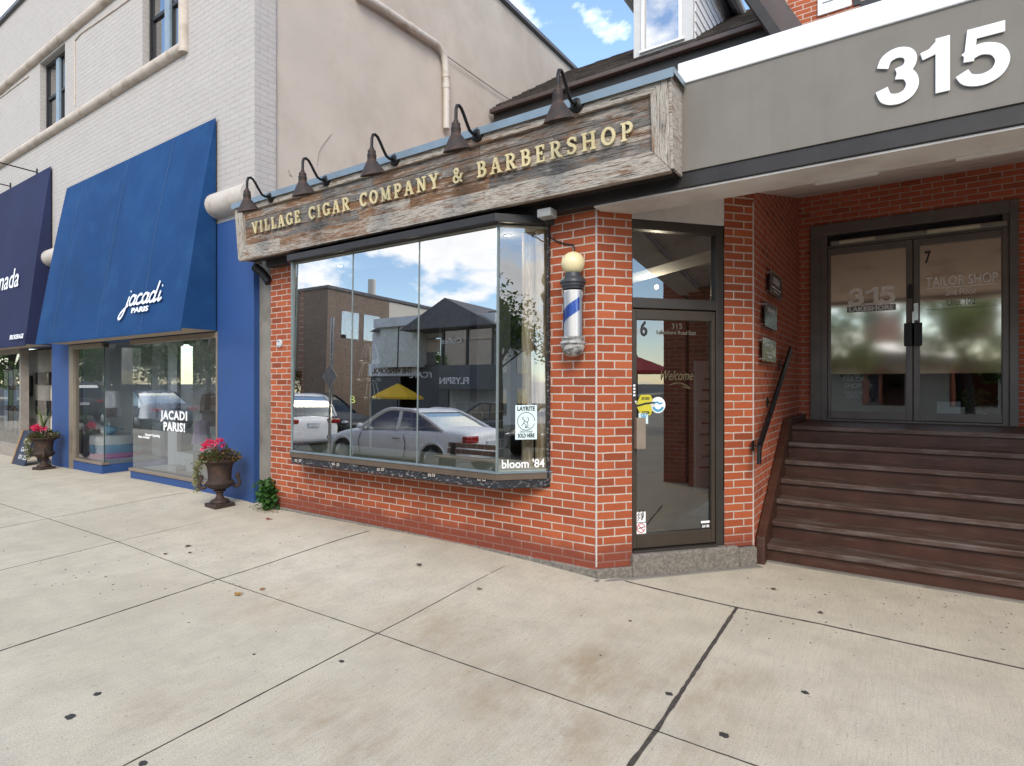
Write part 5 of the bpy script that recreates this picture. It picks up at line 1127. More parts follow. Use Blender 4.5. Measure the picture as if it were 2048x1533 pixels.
def arrangement(p, label, seed, spikes, wand):
    r = random.Random(seed); t = thing('flower_arrangement', label, 'flowers', p, 'flower arrangements in the urns'); p = Vector(p)
    b = MB(); b.lathe([(.01, -.015), (.165, -.012), (.16, .0), (.01, .01)], p, 20); b.build('soil', SOIL, t)
    b = MB(); g = MB()
    for i in range(460):
        a = r.uniform(0, 6.283); rr = .215 * math.sqrt(r.random()); h = r.uniform(.0, .20) * (1 - rr / .32)
        q = p + Vector((rr * math.cos(a), rr * math.sin(a), h)); d = Vector((math.cos(a) * r.uniform(.3, 1.2), math.sin(a) * r.uniform(.3, 1.2), r.uniform(-.3, .9)))
        leafp(b if r.random() < (.6 if q.x < p.x + .02 else .3) else g, q, d, r.uniform(.035, .065), r.uniform(.022, .042), r.uniform(-.8, .8))
    b.build('green_foliage', LGREEN, t); g.build('bronze_foliage', LBRZ, t)
    b = MB()
    for k in range(10 if spikes else 7):
        a = r.uniform(0, 6.283); c = p + Vector((r.uniform(-.13, .10), -.06 + r.uniform(-.09, .06), r.uniform(.15, .23)))
        for i in range(24):
            d = Vector((r.gauss(0, 1), r.gauss(0, 1), r.gauss(.4, .8))).normalized(); leafp(b, c + d * r.uniform(.0, .034), d, r.uniform(.026, .044), r.uniform(.026, .042), r.uniform(-1, 1))
    b.build('pink_blossoms', PINK, t)
    b = MB()
    for (x0, n, ln, dy) in ((-.13, 190, .40, -.14), (-.18, 120, .30, -.10), (.05, 50, .10, -.2)):
        for i in range(n):
            f = i / n; q = p + Vector((x0 - .05 * math.sin(f * 3) + r.gauss(0, .022), dy - .05 * min(1, f * 3) + r.gauss(0, .02), .03 - ln * f)); leafp(b, q, (r.uniform(-1, 1), r.uniform(-1, .3), r.uniform(-1, .4)), r.uniform(.025, .045), r.uniform(.018, .03), r.uniform(-1, 1))
    b.build('trailing_vine', LVAR, t)
    b = MB()
    if spikes:
        for i in range(15):
            a = r.uniform(0, 6.283); l = r.uniform(.36, .62); e = r.uniform(.1, .5); b0 = p + Vector((-.03, .0, .05))
            dirh = Vector((math.cos(a), math.sin(a), 0)); pts = [b0 + dirh * (e * l * f * f) + Vector((0, 0, l * f * (1 - .25 * e * f))) for f in (0, .25, .5, .75, 1)]
            s = dirh.cross(Vector((0, 0, 1))); ws = (.010, .013, .011, .007, .001)
            b.loft([[q - s * w_, q + s * w_] for q, w_ in zip(pts, ws)], False, False)
    else:
        for i in range(7):
            a = r.uniform(0, 6.283); l = r.uniform(.14, .30); e = r.uniform(.3, .9); b0 = p + Vector((.0, .0, .08)); dirh = Vector((math.cos(a), math.sin(a), 0))
            b.tube([b0 + dirh * (e * l * f) + Vector((0, 0, l * f * (1 - .3 * f))) for f in (0, .5, 1)], [.003, .0025, .001], 5)
    b.build('spiky_grass' if spikes else 'twigs', SPIKE if spikes else LBRZ, t); return t
U1 = Vector((-6.93, 3.87, gz(-6.9, 3.85))); U2 = Vector((-12.86, 3.93, gz(-12.9, 3.9)))
tu = urn(U1, 'rusty cast iron urn beside the narrow grey concrete strip by the blue shopfront')
dup(tu, U2 - U1, 'rusty cast iron urn between the two awnings, in front of the narrow blue pilaster', None, R(102))
arrangement(U1 + Vector((0, 0, .565)), 'pink flowers with bronze foliage and trailing vine in the nearer urn', 4, False, True)
arrangement(U2 + Vector((0, 0, .565)), 'pink flowers with tall green spiky grass in the farther urn by the narrow pilaster', 9, True, False)
# ivy at the wall foot
ir = random.Random(8); ib = gpt(533, 1018)
IV = thing('ivy_plant', 'small green ivy plant growing at the foot of the brick wall beside the concrete strip', 'plant', ib)
b = MB()
for i in range(240):
    f = ir.random() ** .8; q = ib + Vector((ir.gauss(-.02, .055) + .07 * (1 - f), ir.uniform(-.07, .10), .02 + f * .33)); leafp(b, q, (ir.uniform(-1, 1), ir.uniform(-1.4, -.1), ir.uniform(-.9, .5)), ir.uniform(.045, .085), ir.uniform(.045, .075), ir.uniform(-.6, .6))
b.build('leaves', IVY, IV)
b = MB()
for i in range(4): b.tube([ib + Vector((ir.uniform(-.05, .05), .05, 0)), ib + Vector((ir.uniform(-.06, .06), .06, .18)), ib + Vector((ir.uniform(-.04, .08), .08, .33))], .006, 6)
b.build('stem', LBRZ, IV)
b = MB()
for i in range(110):
    q = ib + Vector((ir.gauss(.05, .16), -.06 + ir.gauss(0, .035), .004)); leafp(b, q, (ir.uniform(-1, 1), ir.uniform(-1, 1), ir.uniform(0, .5)), ir.uniform(.012, .03), ir.uniform(.01, .02))
o = b.build('fallen_litter', LVAR); o['kind'] = 'stuff'; o['label'] = 'small dry litter on the pavement round the ivy foot'; o['category'] = 'litter'
# dry leaves on the pavement
LD = [(540, 1038, .045, (.36, .04, .02), 'small red leaf on the pavement below the left brick pier'), (370, 1094, .042, (.10, .055, .025), 'curled brown leaf on the pavement left of the long joint'), (331, 1108, .028, (.13, .06, .03), 'small brown leaf just left of the larger curled brown leaf'), (470, 1192, .042, (.33, .17, .03), 'ochre yellow leaf on the pavement near the joint crossing'), (520, 1181, .03, (.25, .13, .07), 'small tan leaf just right of the ochre yellow leaf'), (843, 1132, .034, (.06, .035, .022), 'dark brown leaf on the pavement below the bay window'), (961, 1178, .028, (.20, .13, .07), 'pale brown leaf on the pavement beside the diagonal joint'), (1548, 1181, .03, (.07, .055, .035), 'dry brown leaf on the pavement in front of the stairs'), (1640, 1228, .022, (.07, .045, .03), 'thin dark leaf on the pavement farther from the stairs'), (380, 1107, .02, (.05, .03, .02), 'tiny dark leaf below the curled brown leaf')]
for i, (px, py, s, c, l) in enumerate(LD):
    p = gpt(px, py); b = MB(); lr2 = random.Random(i); a = lr2.uniform(0, 6)
    for k in range(3): leafp(b, p + Vector((0, 0, .005)), (math.cos(a + (k - 1) * .75), math.sin(a + (k - 1) * .75), .15 + .2 * lr2.random()), s * 1.6 * (1 if k == 1 else .75), s * .85, lr2.uniform(-.4, .4))
    tag(b.build('dry_leaf', mat('leaf_%d' % i, c, .8, var=.3, vs=60)), l, 'leaf', 'dry leaves on the pavement')
b = MB(); dr = random.Random(77)
for i in range(170):
    if i < 80: p = gpt(dr.uniform(1450, 2040), dr.gauss(1205, 38))
    elif i < 180: p = gpt(dr.gauss(330, 190), dr.gauss(1120, 60))
    else: p = gpt(dr.uniform(0, 2048), dr.uniform(1030, 1530))
    if p.y > 5.42 or (p.y > 4.0 and p.x < -2): continue
    a = dr.uniform(0, 6.28); l = dr.choice([.002, .003, .003, .004, .006, .010]); d = Vector((math.cos(a), math.sin(a), 0)); n_ = Vector((-d.y, d.x, 0))
    b.obox(p + Vector((0, 0, .002)), d * l, n_ * dr.uniform(.0012, .0026), (0, 0, .0015))
o = b.build('pavement_debris', mat('debris', (.05, .038, .028), .9, var=.5, vs=50)); o['kind'] = 'stuff'; o['label'] = 'tiny twigs and dark specks scattered over the pavement'; o['category'] = 'debris'
# ================================================================== BEHIND THE BARBERSHOP GLASS
BARK = stainmat('birch_bark', (.30, .20, .12), (.62, .52, .40), .85, (30, 30, 3.5), .42, .62, .9)
LIT = emis('warm_bulb', (1, .86, .6), 8.)
def spot(p, label, grp):
    t = thing('ceiling_spotlight', label, 'light', p, grp); p = Vector(p)
    b = MB(); b.lathe([(.02, -.004), (.04, -.012), (.045, 0), (.02, 0)], p, 18); b.build('ring', STEEL, t, smooth=True)
    b = MB(); b.lathe([(.001, -.010), (.028, -.008), (.028, -.004), (.001, -.004)], p, 14); b.build('bulb', LIT, t); lamp_light(p - Vector((0, 0, .10)), .9, t)
for (px, py), l in (((680, 531), 'lit ceiling spotlight in the left pane of the bay window'), ((830, 506), 'lit ceiling spotlight near the second pane joint of the bay window'), ((1016, 470), 'lit ceiling spotlight behind the right side pane of the bay window')):
    p = onZ(px, py, 2.894); spot(p, l, 'ceiling spotlights in the bay window')
for i, ((px, r, Yl), l) in enumerate((((1056, .055, 4.30), 'pale birch log post behind the side pane, the thinner left one'), ((1083, .06, 4.32), 'brown birch log post behind the side pane, next to the brick pier'))):
    x = XatY(px, Yl); b = MB(); lr3 = random.Random(i + 4)
    b.tube([(x + lr3.uniform(-.006, .006), Yl, .847 + 2.05 * k / 9) for k in range(10)], [r * lr3.uniform(.92, 1.05) for k in range(10)], 16); tag(b.build('log_post', BARK, smooth=True), l, 'post', 'log posts in the bay window')
PALEC = mat('pale_green_column', (.36, .44, .40), .6, var=.12, vs=3)
b = MB(); b.box(XatY(611, 4.75), XatY(634, 4.75), 4.75, 4.85, .847, 2.86); tag(b.build('pale_column', PALEC), 'pale green upright panel inside the left end of the bay window', 'panel')
CURT = stainmat('brown_curtain', (.085, .06, .045), (.20, .15, .11), .9, (22, 22, .6), .42, .62, .7)
b = MB(); xa, xb = XatY(643, 4.95), XatY(698, 4.95); n = 60
ring = [[(xa + (xb - xa) * i / n, 4.95 + .035 * math.sin(i * .95) + .012 * math.sin(i * 2.7), z) for i in range(n + 1)] for z in (.25, 3.1)]
b.loft(ring, False, False); tag(b.build('curtain', CURT, smooth=True), 'brown pleated curtain hanging behind the left pane of the bay window', 'curtain')
STONE = brickmat('dark_stone', (.035, .033, .033), (.02, .02, .022), (.30, .28, .25), bw=.15, rh=.105, ms=.007, stain=.5)
for (pxa, pxb, pyt), l in (((788, 832, 826), 'dark stone clad plinth with pale joints behind the middle pane'), ((912, 966, 806), 'dark stone clad plinth with pale joints behind the right front pane')):
    ya = 5.0; zt5 = onY((pxa + pxb) / 2, pyt, ya).z; b = MB(); b.box(XatY(pxa, ya), XatY(pxb, ya), ya, ya + .4, .2, zt5); tag(b.build('stone_plinth', STONE, bevel=.008), l, 'plinth', 'stone plinths in the shop')
GLB = glassmat('bubble_glass', .30, (.88, .9, .9))
cx_, yl = XatY(741, 4.85), 4.85; zt6 = onY(741, 694, yl).z
CH = thing('globe_post_stand_in', 'post with glass globes inside the bay window, standing in for a reflected street lamp', 'lamp', (cx_, yl, .2))  # built indoors in place of a street post mirrored in the glass
b = MB(); b.tube([(cx_, yl, .2), (cx_, yl, zt6)], .012, 8); cr = random.Random(6); tips = []
WIRE = mat('white_wire', (.7, .7, .7), .35, .3)
for k in range(14):
    a = k * 2.4; lvl = k % 3; z0 = zt6 - .05 - lvl * .22; rr = (.13, .19, .14)[lvl] * cr.uniform(.8, 1.1)
    P = [Vector((cx_ + rr * f * math.cos(a), yl + rr * f * math.sin(a) * .6, z0 + .11 * math.sin(math.pi * min(1, f * .95)) - .10 * f * f)) for f in [i / 8 for i in range(9)]]
    b.tube(P, .004, 6); tips.append(P[-1])
b.build('stand', WIRE, CH, smooth=True)
for p in tips: g = MB(); g.ball(p - Vector((0, 0, .045)), .042, n=14, m=9); g.build('globe', GLB, CH, smooth=True)
# corner door interior
b = MB(); ob = -.75
k0, zt7 = onF(1391, 722, ob); k1, zb7 = onF(1422, 982, ob)
PBd = thing('price_board', 'pale teal price board standing behind the corner door glass', 'board', fp(k0, zb7, ob))
b.extrude([fp(k0, zb7, ob), fp(k0 + .34, zb7, ob), fp(k0 + .34, zb7, ob - .03), fp(k0, zb7, ob - .03)], (0, 0, zt7 - zb7)); b.build('panel', PAPER, PBd)
b = MB()
for i in range(9): kk = fp(k0 + .06, zt7 - .18 - i * .11, ob + .001); b.obox(kk + FD * .09, FD * (.05 + .03 * (i % 3)), FN * .001, (0, 0, .008))
b.build('price_lines', INK, PBd)
k0, zc = onF(1313, 574, -1.6); p = fp(k0, zc, -1.6)
PL = thing('pendant_lamp', 'small lit warm pendant bulb seen through the transom over the corner door', 'lamp', p); b = MB(); b.ball(p, .022, n=14, m=8); b.build('bulb', LIT, PL, smooth=True); lamp_light(p - Vector((0, 0, .1)), 14, PL); b = MB(); b.tube([p + Vector((0, 0, .03)), p + Vector((0, 0, .5))], .004, 6); b.build('cord', BLACK, PL)
# lobby
bd = mat('navy_board', (.014, .022, .042), .5)
a, c = onY(1664, 752, YB + .25), onY(1760, 818, YB + .25)
TBd = thing('tailor_sign_board', 'dark navy TAILOR SHOP open board behind the left entrance door glass', 'sign', (a.x, YB + .25, c.z)); b = MB(); b.box(a.x, c.x, YB + .25, YB + .28, 1.12, a.z + .1); b.build('board', bd, TBd)
b = MB()
for s, px0, px1, py, sz_ in (('TAILOR', 1684, 1730, 763, .085), ('SHOP', 1690, 1722, 776, .085), ('COME IN WE ARE', 1685, 1726, 787, .04), ('OPEN', 1692, 1719, 797, .075)):
    q0, q1 = onY(px0, py, YB + .249), onY(px1, py, YB + .249); text_into(b, s, sz_, q0, (1, 0, 0), (0, 0, 1), 0, .001, q1.x - q0.x)
b.build('lettering', mat('grey_letter', (.5, .52, .55), .6), TBd)
a, c = onY(1874, 803, YB + .2), onY(1921, 824, YB + .2); b = MB(); b.box(a.x, c.x, YB + .2, YB + .21, 1.101, a.z); tag(b.build('notice_card', mat('grey_card', (.5, .53, .53), .7)), 'pale notice card low behind the right entrance door glass', 'card')
pp = onY(1952, 822, YB + .35); PT = thing('potted_plant', 'bushy green plant in a pot behind the right entrance door glass', 'plant', (pp.x, YB + .35, 1.1)); r9 = random.Random(12)
b = MB(); b.lathe([(.05, 0), (.08, .005), (.10, .14), (.09, .14), (.02, .13)], (pp.x, YB + .35, 1.1), 18); b.build('pot', GREYC, PT, smooth=True)
b = MB()
for i in range(140): leafp(b, Vector((pp.x + r9.gauss(0, .08), YB + .35 + r9.gauss(0, .06), 1.25 + r9.random() * .22)), (r9.uniform(-1, 1), r9.uniform(-1, .4), r9.uniform(-.2, 1)), .09, .05, r9.uniform(-1, 1))
b.build('foliage', IVY, PT)
def garment(name, label, cat, p, m, h, wsh, whem, sleeves, grp=None):
    t = thing(name, label, cat, p, grp); p = Vector(p); n = 28
    b = MB(); rings = []
    for f in [i / 10 for i in range(11)]:
        ww = wsh * (1 - .08 * math.sin(f * 3.1)) + (whem - wsh) * f ** 1.4; fold = .012 * f
        if f == 0: ww *= .35
        if f == .1: ww *= .92
        rings.append([p + Vector(((ww / 2 + fold * math.cos(7 * a)) * math.cos(a), (.09 + .10 * f * whem + fold * math.cos(9 * a)) * math.sin(a), -h * f)) for a in [i / n * 6.2832 for i in range(n)]])
    b.loft(rings, True); b.build('bodice', m, t, smooth=True)
    if sleeves:
        for s in (-1, 1):
            b = MB(); b.tube([p + Vector((s * wsh * .38, 0, -h * .10)), p + Vector((s * (wsh * .52), -.01, -h * .28)), p + Vector((s * (wsh * .58), -.02, -h * .62))], [.07, .062, .05], 12); b.build('sleeve', m, t, smooth=True)
    b = MB(); b.tube([p + Vector((-wsh * .36, 0, -h * .05)), p + Vector((0, 0, .03)), p + Vector((wsh * .36, 0, -h * .05))], .006, 6); b.tube([p + Vector((0, 0, .03)), p + Vector((0, 0, .10)), p + Vector((.03, 0, .13)), p + Vector((.04, 0, .10))], .004, 6); b.build('hanger', STEEL, t)
    return t
SHIRT = mat('pale_shirt', (.70, .72, .80), .85, var=.12, vs=9); SHIRT2 = mat('patterned_shirt', (.58, .62, .74), .85, var=.35, vs=40)
YJ1 = Y0 + .42
garment('hanging_shirt', 'plain pale lilac shirt hanging in the blue shop window, nearer the entrance', 'shirt', (XatY(299, YJ1), YJ1, onY(299, 783, YJ1).z), SHIRT, .45, .42, .44, True, 'shirts hanging in the shop window')
garment('hanging_shirt', 'finely patterned blue grey shirt hanging above the JACADI PARIS lettering', 'shirt', (XatY(338, YJ1 - .1), YJ1 - .1, onY(338, 783, YJ1).z), SHIRT2, .45, .42, .42, True, 'shirts hanging in the shop window')
LILAC = mat('lilac_cloth', (.66, .52, .70), .85, var=.12, vs=9)
YJ2 = Y0 + .38; garment('lilac_dress', 'small lilac dress on display at the right end of the blue shop window', 'dress', (XatY(404, YJ2), YJ2, onY(404, 842, YJ2).z), LILAC, .34, .16, .36, False)
garment('brown_jacket', 'brown jacket hanging at the right edge of the blue shop window', 'jacket', (XatY(423, YJ2 + .2), YJ2 + .2, onY(423, 788, YJ2).z), mat('taupe_cloth', (.18, .14, .12), .9, var=.1), .5, .36, .38, True)
b = MB(); x = XatY(385, Y0 + .6); b.box(x, x + .5, Y0 + .35, Y0 + .75, .221, .50); tag(b.build('display_box', WHITEIN, bevel=.005), 'white display box under the lilac dress in the shop window', 'box')
b = MB(); x = XatY(361, Y0 + .4); b.box(x, x + .28, Y0 + .2, Y0 + .4, .221, .31); tag(b.build('display_box', WHITEIN, bevel=.005), 'low white box lying on the window floor left of the dress stand', 'box')
# striped drum and toy whale, white cloud shapes, push plate
yd = Y0 + .55; dxx = XatY(233, yd) - .02; dxx = min(dxx, x205 - .42)
DR = thing('striped_drum', 'round display drum striped white, blue and pink under the toy whale', 'drum', (dxx, yd, .22))
zd = .221
for hgt, m_, nm in ((.10, mat('pink_band', (.60, .22, .42), .6, var=.03), 'pink_band'), (.15, mat('sky_blue_band', (.22, .42, .62), .6, var=.03), 'blue_band'), (.16, WHITEIN, 'white_band')):
    b = MB(); b.lathe([(.01, 0), (.40, 0), (.40, hgt), (.01, hgt)], (dxx, yd, zd), 36); b.build(nm, m_, DR, smooth=True); zd += hgt
WB = mat('whale_blue', (.20, .40, .55), .8, var=.06); WW = mat('whale_white', (.68, .70, .70), .8)
WH = thing('toy_whale', 'pale blue plush whale lying on the striped drum', 'toy', (dxx, yd - .1, zd)); wp = Vector((dxx + .06, yd - .12, zd + .085))
b = MB(); rings = []
for f, r in ((-.24, .02), (-.22, .055), (-.16, .088), (-.06, .10), (.06, .085), (.16, .05), (.25, .028), (.30, .02)):
    rings.append([wp + Vector((f, r * math.cos(a), r * .85 * math.sin(a) + max(0, f - .1) * .12)) for a in [i / 18 * 6.2832 for i in range(18)]])
b.loft(rings); b.build('body', WB, WH, smooth=True)
b = MB(); b.ball(wp + Vector((-.09, -.03, -.035)), .13, .075, .05); b.build('belly', WW, WH, smooth=True)
b = MB()
for s in (-1, 1): b.ball(wp + Vector((.34, s * .05, .03)), .06, .045, .015)
b.build('tail_fluke', WB, WH, smooth=True)
b = MB(); b.ball(wp + Vector((-.15, -.072, .02)), .010); b.build('eye', INK, WH)
b = MB()
for i in range(3): b.tube([wp + Vector((-.03, 0, .08)), wp + Vector((-.03 + (i - 1) * .02, 0, .12)), wp + Vector((-.03 + (i - 1) * .05, 0, .12 + .01 * i))], .010, 8)
b.build('spout', WW, WH, smooth=True)
for (px, py, yy, w_), l in (((216, 745, Y0 + .75, .20), 'white cloud shaped cutout hanging on the grey wall, the upper one'), ((262, 768, Y0 + 1.45, .22), 'white cloud shaped cutout hanging lower, by the left edge of the large window')):
    q = onY(px, py, yy); b = MB(); out_ = [(-1, .25), (-.45, .7), (.1, .75), (.6, .35), (1, 0), (.55, -.45), (0, -.35), (-.55, -.6), (-.95, -.3)]
    b.extrude([q + Vector((x * w_, 0, z * w_ * .6)) for x, z in out_], (0, .03, 0)); tag(b.build('paper_cloud', WHITEIN), l, 'decoration', 'cloud cutouts in the blue shop')
q = onX(222, 825, x205 + .02); PP = thing('push_plate', 'dark wheelchair push plate on the side of the entrance recess', 'push plate', q); b = MB(); b.box(x205 + .004, x205 + .03, q.y - .09, q.y + .09, q.z - .08, q.z + .08); b.build('plate', mat('dark_steel', (.12, .12, .12), .35, .6), PP, bevel=.004)
b = MB(); ribbon(b, arc(0, -.3, .4, .4, 80, -190, 12), .12, q + Vector((.012, 0, 0)), (0, 1, 0), (0, 0, 1), .001, .002, False, .07); ribbon(b, [(-.1, .7), (-.1, .1), (.3, .05), (.5, -.5)], .14, q + Vector((.012, 0, 0)), (0, 1, 0), (0, 0, 1), .0014, .002, False, .07); b.build('symbol', INK, PP)
for i, px in enumerate((316, 340, 362, 386, 410, 431)):
    yy = Y0 + .5; q = onY(px, 688, yy); t = thing('track_spotlight', '%s of six white track spotlights in the blue shop window' % ('leftmost', 'second from the left', 'third from the left', 'fourth from the left', 'fifth from the left', 'rightmost')[i], 'light', q, 'track spotlights in the blue shop')
    b = MB(); b.tube([q + Vector((0, 0, .35)), q + Vector((0, 0, .08))], .01, 8); b.build('stem', WHITEIN, t); b = MB(); d = Vector((.5, -.4, -.75)).normalized(); b.tube([q + Vector((0, 0, .06)) - d * .06, q + Vector((0, 0, .06)) + d * .09], [.035, .052], 14); b.build('head', WHITEIN, t, smooth=True)
# far-left shop
q0, q1 = gpt(44, 919), gpt(80, 915); az = 1.0
AF = thing('pavement_sign', 'navy A frame pavement sign with wooden edges behind the farther urn', 'sign', (q0 + q1) / 2)
cc = Vector((XatY(62, 4.05), 4.05, gz(-13, 4))); zt8 = onY(52, 861, 4.05).z
NAVY = mat('navy_paint', (.010, .018, .05), .5, var=.1); WED = mat('plain_wood', (.33, .21, .11), .7, var=.2, vs=8)
for s, nm in ((-1, 'front_board'), (1, 'rear_board')):
    b = MB(); b.hexa([(cc.x - .32, cc.y + s * .2, cc.z), (cc.x + .32, cc.y + s * .2, cc.z), (cc.x + .32, cc.y + s * .2 + .02, cc.z), (cc.x - .32, cc.y + s * .2 + .02, cc.z)], [(cc.x - .32, cc.y + s * .02, zt8), (cc.x + .32, cc.y + s * .02, zt8), (cc.x + .32, cc.y + s * .02 + .02, zt8), (cc.x - .32, cc.y + s * .02 + .02, zt8)]); b.build(nm, NAVY, AF)
b = MB(); b.hexa([(cc.x - .36, cc.y - .21, cc.z), (cc.x - .321, cc.y - .21, cc.z), (cc.x - .321, cc.y - .16, cc.z), (cc.x - .36, cc.y - .16, cc.z)], [(cc.x - .36, cc.y - .04, zt8 + .01), (cc.x - .321, cc.y - .04, zt8 + .01), (cc.x - .321, cc.y + .01, zt8 + .01), (cc.x - .36, cc.y + .01, zt8 + .01)]); b.build('edge_strip', WED, AF)
b = MB(); u_ = Vector((0, .18, zt8 - cc.z)).normalized()
for f, s, sz_, w_ in ((.62, 'Café', .13, .4), (.40, 'OPEN', .12, .4), (.18, '01.23', .12, .42)): text_into(b, s, sz_, Vector((cc.x - .1, cc.y - .2 + .18 * f - .001, cc.z + (zt8 - cc.z) * f)), (1, 0, 0), u_, .001, .001, w_)
b.build('lettering', WHITEP, AF)
BR = thing('brochure_rack', 'steel rack of postcards behind the glass at the far left', 'rack', (XatY(30, Y0 + .3), Y0 + .3, .1)); xr0, xr1 = XatY(10, Y0 + .3), XatY(49, Y0 + .3)
b = MB(); 
for i in range(5): x = xr0 + (xr1 - xr0) * i / 4; b.box(x - .012, x + .012, Y0 + .3, Y0 + .32, .1, 2.0)
for z in (.55, 1.05, 1.5): b.box(xr0, xr1, Y0 + .27, Y0 + .3, z - .03, z)
b.build('frame', STEEL, BR)
CARDM = [mat('card_%d' % i, c, .4, var=.4, vs=14) for i, c in enumerate(((.5, .55, .6), (.25, .4, .55), (.55, .5, .45), (.2, .33, .2)))]
for i in range(4):
    for j in range(3):
        x = xr0 + (xr1 - xr0) * (i + .1) / 4; b = MB(); b.box(x, x + (xr1 - xr0) * .2, Y0 + .275, Y0 + .285, (.57, 1.07, 1.52)[j], (.95, 1.42, 1.88)[j]); b.build('postcard', CARDM[(i * 2 + j) % 4], BR)
for (px0, px1, py0, py1), l in (((50, 66, 752, 792), 'black screen on the cream wall of the far left shop, the left one'), ((76, 103, 745, 770), 'dark screen high on the cream wall of the far left shop'), ((76, 103, 800, 832), 'dark screen lower on the cream wall of the far left shop')):
    yy = Y0 + .515; a, c = onY(px0, py0, yy), onY(px1, py1, yy); b = MB(); b.box(a.x, c.x, yy - .05, yy, c.z, a.z); tag(b.build('wall_screen', mat('screen', (.01, .011, .015), .15, var=.05), bevel=.006), l, 'screen', 'screens in the far left shop')

# ================================================================== ACROSS THE STREET (seen reflected in the glass)
def RF(px, py, Y): q = onY(px, py - 19, 2 * YG - Y); q.y = Y; return q
YF = -13.6
BROWN = brickmat('brown_brick', (.30, .21, .155), (.26, .18, .135), (.34, .29, .25), stain=.3); CREAMB = mat('cream_stucco', (.72, .65, .55), .85, var=.06); WHITEB = mat('white_render', (.86, .86, .84), .85, var=.06); DROOF = mat('dark_roof', (.15, .145, .15), .85, var=.25, vs=4); DKSHOP = mat('charcoal_shopfront', (.09, .097, .107), .6, var=.15)
OPG = glassmat('far_glass', .35, (.25, .28, .3))
cb = RF(650, 573, YF)
BB = thing('brown_brick_block', 'tall brown brick building across the street, reflected in the left panes of the bay window', 'building', (cb.x, YF, 0))
b = MB(); b.box(cb.x - 34, cb.x, -18.4, YF, 0, cb.z); b.build('wall', BROWN, BB); b = MB(); b.box(cb.x - 34, cb.x - .02, -30, -18.401, 0, cb.z - .05); b.build('rear_wall', CREAMB, BB)
b = MB(); b.box(cb.x - 34.1, cb.x + .08, -30, YF + .08, cb.z + .001, cb.z + .18); b.build('parapet_coping', DROOF, BB); b = MB(); b.tube([(cb.x - .8, -17.6, cb.z), (cb.x - .8, -17.6, cb.z + 1.3)], .25, 12); b.build('chimney', CREAMB, BB)
for i, (ya, yb_, za, zb9) in enumerate(((-15.9, -14.6, 4.9, 6.5), (-17.6, -16.3, 4.9, 6.5))): b = MB(); b.box(cb.x - .02, cb.x + .02, ya, yb_, za, zb9); b.build('window', OPG, BB)
for i in range(6): b = MB(); x = cb.x - 3 - i * 5; b.box(x - 2.4, x, YF - .02, YF + .03, 4.7, 6.6); b.build('window', OPG, BB); b = MB(); b.box(x - 3.2, x + .8, YF - .02, YF + .04, .5, 2.9); b.build('shop_window', OPG, BB)
def gable(mb, x0, x1, y0, y1, ze, zp, ov=.4):
    xm9 = (x0 + x1) / 2
    mb.extrude([(x0 - ov, y1 + ov, ze), (x1 + ov, y1 + ov, ze), (xm9, y1 + ov, zp)], (0, y0 - y1 - ov, 0)); return mb
WHH = thing('white_shop_house', 'white shop house with dark gabled roofs across the street, reflected in the bay window', 'building', (-20, YF, 0))
xl, xr9 = RF(757, 700, YF).x, RF(988, 700, YF).x
b = MB(); b.box(xl - .6, xr9 + .5, YF - 9, YF, 0, 4.9); b.build('wall', WHITEB, WHH)
b = MB(); gable(b, xl, RF(845, 700, YF).x, YF - 8, YF, 4.9, RF(800, 632, YF).z); gable(b, RF(880, 700, YF).x - .6, xr9 + .4, YF - 9, YF + .9, RF(870, 660, YF).z, RF(930, 598, YF).z, .7); b.build('roof', DROOF, WHH)
b = MB(); b.box(xl - .6, xr9 + .5, YF - 4.5, YF - .5, 4.901, 5.6); b.build('roof', DROOF, WHH)
a, c = RF(757, 652, YF + .7), RF(832, 728, YF + .7); b = MB(); b.box(a.x, c.x, YF + .002, YF + .7, c.z, a.z); BW1 = b.build('bay', mat('pale_blind', (.68, .70, .64), .5), WHH); b = MB(); b.box(a.x - .25, c.x + .25, YF + .002, YF + .95, a.z + .002, a.z + .45); b.build('band', WHITE, WHH)
b = MB(); b.box((a.x + c.x) / 2 - .03, (a.x + c.x) / 2 + .03, YF + .7, YF + .72, c.z, a.z); b.build('glazing_bar', BLACK, WHH)
a2, c2 = RF(846, 672, YF), RF(880, 722, YF); b = MB(); b.box(a2.x, c2.x, YF + .002, YF + .03, c2.z, a2.z); b.build('window', OPG, WHH); b = MB(); b.box(a2.x + .05, c2.x - .05, YF + .031, YF + .04, c2.z + .6, a2.z - .05); b.build('blind', CREAMB, WHH)
a3, c3 = RF(884, 650, YF + 1), RF(984, 722, YF + 1); b = MB(); b.box(a3.x, c3.x, YF + .002, YF + 1.0, c3.z, a3.z - .002); b.build('corner_bay', OPG, WHH); b = MB(); b.box(a3.x - .2, c3.x + .2, YF + .002, YF + 1.2, a3.z, a3.z + .5); b.build('band', WHITE, WHH)
b = MB()
for x in (a3.x, (a3.x + c3.x) / 2, c3.x): b.box(x - .05, x + .05, YF + 1.001, YF + 1.06, c3.z, a3.z - .002)
b.build('glazing_bar', BLACK, WHH)
b = MB(); b.box(a3.x - .4, c3.x + .1, YF + .003, YF + 1.3, c3.z - 1.1, c3.z - .002); b.box(a3.x - 3.6, a3.x - .401, YF + .003, YF + .12, 0, 3.1); b.build('shopfront', DKSHOP, WHH)
b = MB(); b.box(a3.x, c3.x, YF + .004, YF + .3, .3, c3.z - 1.11); b.build('shop_window', mat('dim_white_window', (.42, .43, .43), .4), WHH)
